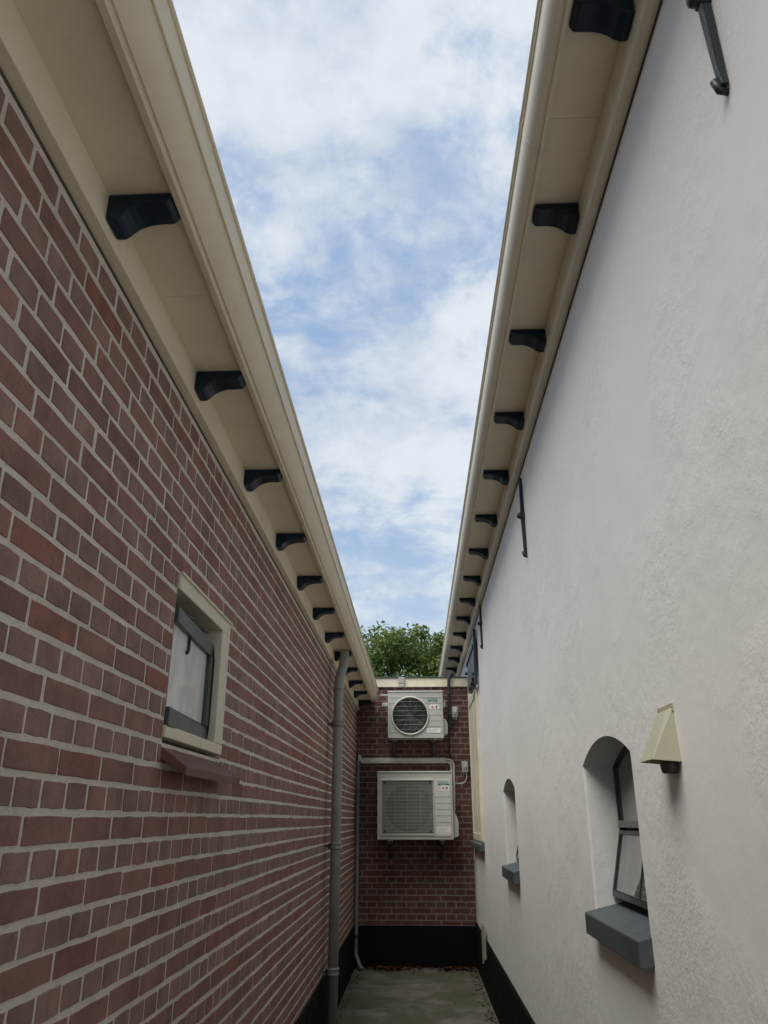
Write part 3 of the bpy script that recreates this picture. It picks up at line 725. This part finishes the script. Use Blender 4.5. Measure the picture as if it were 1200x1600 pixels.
# ------------------------------------------------------------------ downpipe
dp = thing('downpipe', 'thick grey downpipe with swan neck and double ring clamps on the left brick wall', 'downpipe', (-.63, 6.45, 0))
path = [(-.63, 6.45, -.0), (-.63, 6.45, CZ+1.00), (-.629, 6.452, CZ+1.05), (-.624, 6.456, CZ+1.095), (-.614, 6.462, CZ+1.135), (-.602, 6.468, CZ+1.18), (-.595, 6.472, CZ+1.22), (-.591, 6.475, CZ+1.26), (-.590, 6.476, CZ+1.34)]
MB().tube(path, .039, 22).build('pipe', M['zinc'], dp)
for za_, zb2, rr in ((CZ+.985, CZ+1.035, .0425), (CZ+.69, CZ+.745, .0425), (CZ-.22, CZ-.165, .0425), (CZ-1.06, CZ-1.005, .0425)):
    MB().tube([(-.63, 6.45, za_), (-.63, 6.45, zb2)], rr, 22).build('socket', M['zinc'], dp)
for zc_ in (.717, -.192, -1.032):
    for dz in (-.016, .016):
        MB().tube([(-.63, 6.45, CZ+zc_+dz-.006), (-.63, 6.45, CZ+zc_+dz+.006)], .047, 22).build('ring', M['zinc_thin'], dp)
    k = MB(); k.tube([(-.67, 6.45, CZ+zc_), (-.735, 6.45, CZ+zc_)], .006, 8); k.box(-.684, -.672, 6.43, 6.47, CZ+zc_-.02, CZ+zc_+.02); k.build('clamp_pin', M['galv'], dp)
settle(dp)

# ------------------------------------------------------------------ thin drain pipe and trunking in the corner
tp = thing('drain_pipe', 'thin grey pipe with kinked foot in the far left brick corner', 'pipe', (-.67, 9.40, 0))
MB().tube([(-.685, 9.52, CZ+.64), (-.685, 9.52, .20), (-.685, 9.52, .15), (-.672, 9.50, .115), (-.63, 9.42, .04), (-.60, 9.37, .025)], .022, 12).build('pipe', M['zinc_thin'], tp)
MB().tube([(-.685, 9.52, .30), (-.685, 9.52, .34)], .027, 12).build('clip', M['galv'], tp)
MB().tube([(-.685, 9.52, CZ+.3), (-.685, 9.52, CZ+.345)], .025, 12).build('socket', M['zinc_thin'], tp); settle(tp)
du = thing('cable_trunking', 'off-white cable trunking running level above the large air conditioner', 'trunking', (-.15, 9.57, CZ+.6))
MB().box(-.655, .345, YE-.058, YE-.004, CZ+.610, CZ+.672).build('channel', M['duct'], du, .004)
MB().box(-.655, .345, YE-.064, YE-.0585, CZ+.618, CZ+.664).build('cover', M['duct'], du, .002)
MB().box(-.715+.03, -.648, YE-.105, YE-.004, CZ+.632, CZ+.705).build('end_cap', M['ac_light'], du, .006)
def bend(cx, cz, r, y, a0, a1, n=8): return [(cx+r*math.cos(R(a0+(a1-a0)*i/n)), y, cz+r*math.sin(R(a0+(a1-a0)*i/n))) for i in range(n+1)]
for k, (r_, zz) in enumerate(((.075, .655), (.045, .625))):
    pth = [(.33, YE-.035, CZ+zz)] + bend(.36, CZ+.580, r_, YE-.035, 90, 0) + [(.36+r_, YE-.035, CZ+.42), (.36+r_-.01, YE-.06, CZ+.10), (.40, YE-.10, CZ-.02)]
    MB().tube(pth, .0135, 10).build('refrigerant_line', M['duct'], du)
settle(du)

# ------------------------------------------------------------------ air conditioners
def text_mesh(txt, size, mat, parent, x, y, z, name='lettering', sx=1.0):
    cu = bpy.data.curves.new('t', 'FONT'); cu.body = txt; cu.size = size; cu.extrude = .0006
    ob = bpy.data.objects.new('t', cu); C.objects.link(ob); bpy.context.view_layer.update()
    me = bpy.data.meshes.new_from_object(ob.evaluated_get(bpy.context.evaluated_depsgraph_get()))
    bpy.data.objects.remove(ob); bpy.data.curves.remove(cu)
    T = Matrix.Translation((x, y, z)) @ Matrix.Rotation(R(90), 4, 'X') @ Matrix.Diagonal((sx, 1, 1, 1)); me.transform(T)
    me.materials.clear(); me.materials.append(mat); me.name = name
    return link(name, me, parent)
def ac_marks(t, x0, z1, yf, wd, s=1.0):
    """maker's mark, energy sticker and rating plate on the right-hand panel"""
    hgt = .020*s
    m = MB(); m.prism([(x0, z1), (x0+.022*s, z1), (x0, z1-.022*s)], 'y', yf-.0016, yf-.0004); m.build('emblem', M['teal'], t)
    text_mesh('DAIKIN', .026*s, M['teal'], t, x0+.026*s, yf-.001, z1-.021*s, 'maker_name', 1.05*wd)
    m = MB(); m.box(x0, x0+.125*s*wd, yf-.0014, yf-.0004, z1-.043*s, z1-.026*s); m.build('band', M['teal_dark'], t)
    text_mesh('INVERTER', .014*s, M['white_print'], t, x0+.03*s, yf-.0018, z1-.0395*s, 'band_lettering', 1.05*wd)
def sticker(t, x0, x1, z0, z1, yf):
    MB().box(x0, x1, yf-.0012, yf-.0003, z0, z1).build('energy_sticker', M['white_print'], t)
    h = z1-z0; cx1, cx2 = x0+(x1-x0)*.28, x0+(x1-x0)*.73; cz = (z0+z1)/2; d = h*.30
    MB().prism([(cx1-d, cz), (cx1+d*.3, cz+d), (cx1+d*.3, cz+d*.45), (cx1+d, cz+d*.45), (cx1+d, cz-d*.45), (cx1+d*.3, cz-d*.45), (cx1+d*.3, cz-d)], 'y', yf-.002, yf-.0014).build('red_mark', M['red_print'], t)
    MB().prism([(cx2, cz+d), (cx2+d*1.1, cz+d*.2), (cx2+d*.4, cz+d*.2), (cx2+d*.4, cz-d), (cx2-d*.4, cz-d), (cx2-d*.4, cz+d*.2), (cx2-d*1.1, cz+d*.2)], 'y', yf-.002, yf-.0014).build('black_mark', M['black_print'], t)
def plate(t, x0, x1, z0, z1, yf):
    MB().box(x0, x1, yf-.0012, yf-.0003, z0, z1).build('rating_plate', M['white_print'], t)
    m = MB()
    for i in range(4):
        zz = z1-(z1-z0)*(.2+.2*i); m.box(x0+.01, x0+(x1-x0)*(.9-.13*((i*7) % 3)), yf-.0018, yf-.0013, zz-.002, zz+.001)
    m.build('plate_lettering', M['grey_print'], t)
def wall_bracket(t, x, yf, zb):
    m = MB(); m.box(x-.018, x+.018, yf+.03, YE-.001, zb-.050, zb-.020); m.box(x-.018, x+.018, YE-.012, YE-.001, zb-.22, zb-.020)
    m.prism([(yf+.08, zb-.050), (yf+.11, zb-.050), (YE-.004, zb-.19), (YE-.004, zb-.22)], 'x', x-.012, x+.012)
    m.build('wall_bracket', M['galv'], t, .002)
    m = MB(); m.tube([(x, yf+.055, zb-.05), (x, yf+.055, zb+.002)], .019, 10); m.tube([(x, yf+.055, zb-.066), (x, yf+.055, zb-.05)], .011, 6); m.build('foot', M['rubber'], t)
    MB().box(x-.03, x+.03, yf+.035, yf+.25, zb-.0195, zb-.004).build('rail', M['ac_light'], t, .002)
# --- small unit with round fan guard
YF1 = 9.27
ac = thing('air_conditioner', 'smaller pale grey air conditioner with round fan guard, under the fascia', 'air conditioner', (0, 9.4, CZ+.87), 'outdoor air conditioning units')
X0, X1, Z0, Z1 = -.325, .318, CZ+.872, CZ+1.403; cx, cz, rad = -.066, CZ+1.122, .212
m = MB(); N = 48
def to_rect(a):
    dx, dz = math.cos(a), math.sin(a); k = []
    if dx > 1e-6: k.append((X1-cx)/dx)
    if dx < -1e-6: k.append((X0-cx)/dx)
    if dz > 1e-6: k.append((Z1-cz)/dz)
    if dz < -1e-6: k.append((Z0-cz)/dz)
    k = min(k); return (cx+dx*k, cz+dz*k)
angs = sorted([2*math.pi*i/N for i in range(N)] + [math.atan2(zz-cz, xx-cx) % (2*math.pi) for xx in (X0, X1) for zz in (Z0, Z1)])
for a0, a1 in zip(angs, angs[1:]+[angs[0]+2*math.pi]):
    c0, c1 = (cx+rad*math.cos(a0), cz+rad*math.sin(a0)), (cx+rad*math.cos(a1), cz+rad*math.sin(a1)); r0, r1 = to_rect(a0), to_rect(a1)
    m.add([(c0[0], YF1, c0[1]), (c1[0], YF1, c1[1]), (r1[0], YF1, r1[1]), (r0[0], YF1, r0[1])], [(0, 1, 2, 3)])
    m.add([(c0[0], YF1, c0[1]), (c1[0], YF1, c1[1]), (c1[0], YF1+.13, c1[1]), (c0[0], YF1+.13, c0[1])], [(0, 1, 2, 3)], True)
m.add([(X0, YF1, Z0), (X1, YF1, Z0), (X1, YF1, Z1), (X0, YF1, Z1), (X0, YF1+.27, Z0), (X1, YF1+.27, Z0), (X1, YF1+.27, Z1), (X0, YF1+.27, Z1)], [(0, 4, 5, 1), (1, 5, 6, 2), (2, 6, 7, 3), (3, 7, 4, 0), (4, 7, 6, 5)])
m.build('casing', M['ac'], ac)
m = MB()
for zz in [CZ+.935+.066*i for i in range(7)]:
    h = abs(zz-cz); hx = math.sqrt(max(0, (rad+.012)**2-h*h)) if h < rad+.012 else 0
    for a, b in ((X0+.012, cx-hx), (cx+hx, X1-.012)):
        if b-a > .01: MB().box(a, b, YF1-.003, YF1-.0002, zz-.003, zz+.003).build('front_rib', M['ac'], ac)
MB().box(X0-.004, X1+.004, YF1-.006, YF1+.275, Z1-.012, Z1+.004).build('top_panel', M['ac_light'], ac, .003)
m = MB(); m.tube([(cx+rad*math.cos(2*math.pi*i/48), YF1-.008, cz+rad*math.sin(2*math.pi*i/48)) for i in range(49)], .0095, 8, False); m.build('guard_ring', M['ac_light'], ac)
m = MB(); m.tube([(cx, YF1+.125, cz), (cx, YF1+.129, cz)], rad, 40); m.build('fan_shroud', M['ac_dark'], ac)
m = MB(); m.tube([(cx, YF1+.03, cz), (cx, YF1+.035, cz), (cx, YF1+.10, cz)], [.03, .042, .045], 16)
m.build('fan_hub', M['ac_dark'], ac)
for k in range(3):
    m = MB(); A = R(120*k+25); vs = []; fs = []
    for i in range(6):
        for j in range(6):
            rr = .04+.145*i/5; aa = A+R(78)*(j/5)*(.75+.25*i/5)+.18*i/5
            vs.append((cx+rr*math.cos(aa), YF1+.045+.05*j/5, cz+rr*math.sin(aa)))
    for i in range(5):
        for j in range(5): fs.append((i*6+j, i*6+j+1, i*6+j+7, i*6+j+6))
    m.add(vs, fs, True); o = m.build('fan_blade', M['ac_dark'], ac); mo = o.modifiers.new('t', 'SOLIDIFY'); mo.thickness = .004
m = MB()
for i in range(1, 12):
    rr = rad*i/12
    m.tube([(cx+rr*math.cos(2*math.pi*k/36), YF1-.012, cz+rr*math.sin(2*math.pi*k/36)) for k in range(37)], .0013, 4, False)
for i in range(-3, 4):
    zz = i*.052; hx = math.sqrt(rad*rad-zz*zz); m.tube([(cx-hx, YF1-.0145, cz+zz), (cx+hx, YF1-.0145, cz+zz)], .0027, 5)
for i in range(12):
    a = 2*math.pi*i/12; m.tube([(cx+.02*math.cos(a), YF1-.010, cz+.02*math.sin(a)), (cx+rad*math.cos(a), YF1-.010, cz+rad*math.sin(a))], .0014, 4)
m.build('fan_guard', M['wire'], ac)
m = MB(); m.prism([(X1, Z0+.03), (X1+.052, Z0+.055), (X1+.052, Z0+.165), (X1+.030, Z0+.215), (X1, Z0+.225)], 'y', YF1+.055, YF1+.235); m.build('valve_cover', M['ac'], ac, .005)
MB().box(X1, X1+.03, YF1+.10, YF1+.20, CZ+1.235, CZ+1.285).build('handle', M['ac_light'], ac, .006)
m = MB(); m.box(X0-.075, X0+.002, YF1+.14, YF1+.21, CZ+1.245, CZ+1.290); m.build('handle', M['ac_light'], ac, .006)
m = MB(); m.box(X0-.10, X0, YF1+.12, YF1+.128, CZ+1.372, CZ+1.380); m.box(X0-.10, X0, YF1+.19, YF1+.198, CZ+1.39, CZ+1.398); m.build('coil_guard', M['ac_light'], ac)
ac_marks(ac, .145, CZ+1.326, YF1, .90); sticker(ac, .163, .272, CZ+1.190, CZ+1.246, YF1); plate(ac, .128, .285, CZ+.925, CZ+.978, YF1-.003)
for x in (-.255, .205): wall_bracket(ac, x, YF1, Z0)
settle(ac)
# --- large unit with louvred front
ac = thing('air_conditioner', 'larger pale grey air conditioner with slatted square grille, below the trunking', 'air conditioner', (0, 9.4, CZ-.21), 'outdoor air conditioning units')
X0, X1, Z0, Z1 = -.443, .398, CZ-.208, CZ+.504; GX0, GX1, GZ0, GZ1 = -.392, .178, CZ-.150, CZ+.405
m = MB(); yb = YF1+.29
def rect(x0, x1, z0, z1, y): m.add([(x0, y, z0), (x1, y, z0), (x1, y, z1), (x0, y, z1)], [(0, 1, 2, 3)])
for r_ in ((X0, GX0, Z0, Z1), (GX1, X1, Z0, Z1), (GX0, GX1, Z0, GZ0), (GX0, GX1, GZ1, Z1)): rect(*r_, YF1)
for a, b in (((GX0, GZ0), (GX1, GZ0)), ((GX1, GZ0), (GX1, GZ1)), ((GX1, GZ1), (GX0, GZ1)), ((GX0, GZ1), (GX0, GZ0))):
    m.add([(a[0], YF1, a[1]), (b[0], YF1, b[1]), (b[0], YF1+.16, b[1]), (a[0], YF1+.16, a[1])], [(0, 1, 2, 3)])
m.add([(X0, YF1, Z0), (X1, YF1, Z0), (X1, YF1, Z1), (X0, YF1, Z1), (X0, yb, Z0), (X1, yb, Z0), (X1, yb, Z1), (X0, yb, Z1)], [(0, 4, 5, 1), (1, 5, 6, 2), (2, 6, 7, 3), (3, 7, 4, 0), (4, 7, 6, 5)])
m.build('casing', M['ac'], ac)
m = MB(); m.box(GX0, GX1, YF1+.150, YF1+.158, GZ0, GZ1); m.build('backing', M['ac_dark'], ac)
m = MB(); m.tube([(-.10, YF1+.05, CZ+.125), (-.10, YF1+.06, CZ+.125), (-.10, YF1+.14, CZ+.125)], [.05, .06, .065], 18); m.build('fan_hub', M['ac_dark'], ac)
for k in range(3):
    mm = MB(); A = R(120*k+70); vs = []; fs = []
    for i in range(6):
        for j in range(6):
            rr = .05+.205*i/5; aa = A+R(88)*(j/5)*(.75+.25*i/5)+.18*i/5
            vs.append((-.10+rr*math.cos(aa), YF1+.05+.06*j/5, CZ+.125+rr*math.sin(aa)))
    for i in range(5):
        for j in range(5): fs.append((i*6+j, i*6+j+1, i*6+j+7, i*6+j+6))
    mm.add(vs, fs, True); o = mm.build('fan_blade', M['ac_dark'], ac); mo = o.modifiers.new('t', 'SOLIDIFY'); mo.thickness = .004
m = MB(); fcx, fcz, frd = -.095, CZ+.120, .250
X0_, X1_, Z0_, Z1_ = X0, X1, Z0, Z1; cx, cz = fcx, fcz; X0, X1, Z0, Z1 = GX0, GX1, GZ0, GZ1
ang_ = sorted([2*math.pi*i/40 for i in range(40)] + [math.atan2(zz-cz, xx-cx) % (2*math.pi) for xx in (X0, X1) for zz in (Z0, Z1)])
for a0, a1 in zip(ang_, ang_[1:]+[ang_[0]+2*math.pi]):
    c0, c1 = (cx+frd*math.cos(a0), cz+frd*math.sin(a0)), (cx+frd*math.cos(a1), cz+frd*math.sin(a1)); r0, r1 = to_rect(a0), to_rect(a1)
    m.add([(c0[0], YF1+.022, c0[1]), (c1[0], YF1+.022, c1[1]), (r1[0], YF1+.016, r1[1]), (r0[0], YF1+.016, r0[1])], [(0, 1, 2, 3)])
    m.add([(c0[0], YF1+.022, c0[1]), (c1[0], YF1+.022, c1[1]), (c1[0], YF1+.12, c1[1]), (c0[0], YF1+.12, c0[1])], [(0, 1, 2, 3)], True)
m.build('fan_shroud', M['shroud'], ac); X0, X1, Z0, Z1 = X0_, X1_, Z0_, Z1_
m = MB(); ns = 38
for i in range(ns):
    zz = GZ0+.008+(GZ1-GZ0-.014)*i/(ns-1)
    m.prism([(YF1-.003, zz-.0032), (YF1-.003, zz+.0026), (YF1+.002, zz+.0026), (YF1+.002, zz-.0032)], 'x', GX0, GX1)
o = m.build('louvre_slats', M['slat'], ac); o['kind'] = 'stuff'
m = MB()
for xx in (GX0+.14, GX0+.285, GX0+.43): m.box(xx-.0015, xx+.0015, YF1+.004, YF1+.010, GZ0, GZ1)
m.build('grille_ribs', M['slat'], ac)
m = MB(); m.box(GX0-.018, GX1+.006, YF1-.014, YF1-.0003, GZ1, GZ1+.020); m.build('grille_lip', M['ac_light'], ac, .004)
m = MB(); m.box(GX0-.018, GX1+.006, YF1-.010, YF1-.0003, GZ0-.018, GZ0); m.box(GX0-.018, GX0, YF1-.010, YF1-.0003, GZ0, GZ1); m.box(GX1, GX1+.010, YF1-.010, YF1-.0003, GZ0, GZ1); m.build('grille_frame', M['ac'], ac, .002)
m = MB()
for xx in (GX0+.03, GX1-.03):
    for zz in (GZ0+.025, GZ1-.02): m.tube([(xx, YF1-.008, zz), (xx, YF1+.01, zz)], .010, 8)
m.build('grille_screws', M['rubber'], ac)
MB().box(.196, .376, YF1-.006, YF1-.0003, Z0+.03, GZ1+.018).build('service_panel', M['ac_light'], ac, .003)
m = MB()
for zz in (.235, .170, .105, .040, -.030): m.box(.200, .372, YF1-.0085, YF1-.0062, CZ+zz-.0025, CZ+zz+.0025)
m.build('panel_ribs', M['ac'], ac)
MB().box(X0-.004, X1+.004, YF1-.008, yb+.004, Z1-.014, Z1+.004).build('top_panel', M['ac'], ac, .004)
m = MB(); m.prism([(X1, Z0+.01), (X1+.060, Z0+.03), (X1+.062, Z0+.18), (X1+.03, Z0+.27), (X1, Z0+.28)], 'y', YF1+.05, YF1+.26); m.build('valve_cover', M['ac'], ac, .006)
ac_marks(ac, .236, CZ+.402, YF1-.006, .98, 1.05); sticker(ac, .268, .362, CZ+.298, CZ+.352, YF1-.006); plate(ac, .214, .370, CZ-.148, CZ-.080, YF1-.006)
for x in (-.305, .275): wall_bracket(ac, x, YF1, Z0)
settle(ac)

# ------------------------------------------------------------------ small fittings
hs = thing('insulated_hose', 'black insulated hose coming over the fascia and down past the small unit', 'hose', (.40, 9.5, CZ+.6))
MB().tube([(.47, 9.95, CZ+1.63), (.455, 9.72, CZ+1.645), (.440, 9.58, CZ+1.650), (.418, 9.525, CZ+1.625), (.408, 9.515, CZ+1.57), (.405, 9.52, CZ+1.45), (.403, 9.53, CZ+1.20), (.392, 9.53, CZ+1.02), (.380, 9.53, CZ+.95)], .021, 12).build('sleeve', M['rubber'], hs)
MB().tube([(.392, 9.57, CZ+.96), (.395, 9.585, CZ+.80), (.398, 9.585, CZ+.67)], .007, 8).build('cable', M['rubber'], hs)
for zz in (1.42, 1.17): MB().tube([(.404, 9.522, CZ+zz-.008), (.404, 9.522, CZ+zz+.008)], .0235, 12).build('strap', M['galv'], hs)
settle(hs)
def sbox(x, z, label, wire):
    t = thing('isolator_switch', label, 'switch box', (x, YE-.03, CZ+z-.06), 'grey isolator switches')
    MB().box(x-.036, x+.036, YE-.064, YE-.003, CZ+z-.062, CZ+z+.062).build('housing', M['box_grey'], t, .008)
    MB().box(x-.026, x+.026, YE-.072, YE-.0645, CZ+z-.030, CZ+z+.045).build('lid', M['box_grey'], t, .004)
    MB().tube([(x+.006, YE-.072, CZ+z+.005), (x+.006, YE-.086, CZ+z+.005)], .013, 10).build('knob', M['duct'], t)
    for xx in (-.016, .014): MB().tube([(x+xx, YE-.034, CZ+z-.090), (x+xx, YE-.034, CZ+z-.06)], .009, 8).build('gland', M['ac_light'], t)
    MB().tube([(x+a_, YE-.034, CZ+z+b_) for a_, b_ in wire], .0065, 8).build('cable', M['duct'] if z < 1 else M['rubber'], t)
    settle(t)
sbox(.468, 1.196, 'grey switch box beside the smaller air conditioner', [(-.016, -.08), (-.02, -.14), (-.04, -.19), (-.07, -.20)])
sbox(.566, .570, 'grey switch box with looping pale cable above the larger air conditioner', [(.014, -.08), (.016, -.125), (-.004, -.165), (-.04, -.185), (-.125, -.185)])
fl = thing('wall_lamp', 'small grey sensor lamp clipped to the cream fascia', 'lamp', (-.165, YE-.06, CZ+1.50))
MB().box(-.205, -.128, YE-.085, YE-.031, CZ+1.535, CZ+1.607).build('housing', M['slat'], fl, .006)
MB().box(-.198, -.135, YE-.080, YE-.036, CZ+1.497, CZ+1.534).build('lens', M['box_grey'], fl, .008); settle(fl)
cb = thing('corner_board', 'short cream board standing in the far right corner on the black plinth', 'board', (.6, 8.4, 0))
m = MB(); m.prism([(8.15, .30), (8.33, .26), (8.33, .545), (8.15, .575)], 'x', XR-.034, XR-.0165); m.build('board', M['board'], cb, .003)
m = MB(); m.box(XR-.038, XR-.017, 8.34, 8.40, .24, .58); m.build('batten', M['board'], cb, .003); settle(cb)

# ------------------------------------------------------------------ leaf litter
mb = MB(); tl = []
def litter(x, y, s, z=.013):
    a = rng.uniform(0, 6.28); tn = (rng.random(), rng.random(), 0, 1); c, d = math.cos(a), math.sin(a); k = rng.uniform(.35, .6); tilt = rng.uniform(-.5, .5); cu = rng.uniform(.2, .6)
    pts = [(-1, 0, .2*cu), (-.4, -k, cu*.5), (.35, -k*.9, cu*.5), (1, 0, .25*cu), (.35, k*.9, cu*.6), (-.4, k, cu*.6), (0, 0, 0)]
    mb.add([(x+s*(p[0]*c-p[1]*d), y+s*(p[0]*d+p[1]*c), z+s*(p[2]+max(0, tilt*p[1]))) for p in pts], [(6, i, (i+1) % 6) for i in range(6)]); tl.extend([tn]*6)
for i in range(230):
    x = rng.choice([rng.gauss(-.33, .11), rng.gauss(.40, .10), rng.uniform(-.62, .58)]); y = 9.54-abs(rng.gauss(0, .09))
    if -.66 < x < .60: litter(x, y, rng.uniform(.014, .042), .014+rng.uniform(0, .012))
for i in range(110):
    y = rng.uniform(6.5, 9.4); litter(.60-abs(rng.gauss(0, .035)), y, rng.uniform(.008, .022))
for i in range(60): litter(-.68+abs(rng.gauss(0, .05)), rng.uniform(5.5, 9.4), rng.uniform(.008, .02))
for i in range(40): litter(rng.uniform(-.6, .55), rng.uniform(3, 9.4), rng.uniform(.008, .018))
def tinted(o, tints):
    at = o.data.color_attributes.new('tint', 'FLOAT_COLOR', 'CORNER'); buf = []
    for p_, tn in zip(o.data.polygons, tints): buf += list(tn)*p_.loop_total
    at.data.foreach_set('color', buf)
o = mb.build('dry_leaves', M['dry'], None, fix=False); tinted(o, tl); o['kind'] = 'stuff'
o['label'] = 'brown dry leaves gathered along the edges of the mossy concrete'; o['category'] = 'leaves'

# ------------------------------------------------------------------ trees beyond the extension
def tree(label, base, crown_c, rx, ry, rz, nclump, nleaf, mat, seed, size):
    r = random.Random(seed); t = thing('broadleaf_tree', label, 'tree', base, 'trees beyond the extension')
    bx, by, _ = base; ccx, ccy, ccz = crown_c
    m = MB(); m.tube([(bx, by, -.1), (bx+.05, by, .6), (bx-.05, by+.05, ccz*.4), (ccx, ccy, ccz*.8)], [.36, .27, .22, .14], 12); m.build('trunk', M['bark'], t)
    m = MB(); clumps = []
    for i in range(nclump):
        while True:
            d = Vector((r.gauss(0, 1), r.gauss(0, 1), r.gauss(0, 1))).normalized()
            if d.z > -.55: break
        k = r.uniform(.55, 1.0) if r.random() < .75 else r.uniform(.2, .6)
        k *= 1 + .16*noise.noise(d*2.2+Vector((seed, 0, 0)))
        clumps.append((Vector((ccx+d.x*rx*k, ccy+d.y*ry*k, ccz+d.z*rz*k)), r.uniform(.28, .62), r.random()))
    for c, s, tn in clumps[::4]:
        mid = Vector((ccx, ccy, ccz*.78)); m.tube([mid, mid.lerp(c, .55)+Vector((0, 0, -.15)), c], [.07, .04, .012], 6)
    m.build('limbs', M['bark'], t)
    m = MB(); tl = []
    for c, s, tn in clumps:
        for j in range(nleaf):
            d = Vector((r.gauss(0, 1), r.gauss(0, 1), r.gauss(0, .8)))
            d = d.normalized()*s*(r.random()**.45); p = c+d
            nrm = (d.normalized()*.6+Vector((r.uniform(-1, 1), r.uniform(-1, 1), r.uniform(-.3, 1)))).normalized()
            a = nrm.orthogonal().normalized(); a = Matrix.Rotation(r.uniform(0, 6.28), 3, nrm) @ a; b = nrm.cross(a)
            l = size*r.uniform(.6, 1.25); wd_ = l*r.uniform(.42, .6)
            m.add([p-a*l*.5, p+b*wd_*.5+nrm*l*.08, p+a*l*.5, p-b*wd_*.5+nrm*l*.08], [(0, 1, 2), (0, 2, 3)])
            tt = (min(1, max(0, tn*.55+r.random()*.45)), r.random(), 0, 1); tl += [tt, tt]
    o = m.build('crown', mat, t, fix=False); tinted(o, tl); settle(t)
tree('bright green tree with dense rounded crown behind the extension roof', (-.9, 22, 0), (-.25, 22, 4.02), 2.9, 2.3, 2.42, 210, 280, M['leaf_a'], 3, .135)
tree('darker green taller tree behind, at the right beside the white building gutter', (2.3, 26, 0), (2.35, 26, 5.0), 2.6, 2.4, 2.75, 150, 260, M['leaf_b'], 8, .15)

for t in (left, ext, right): settle(t)
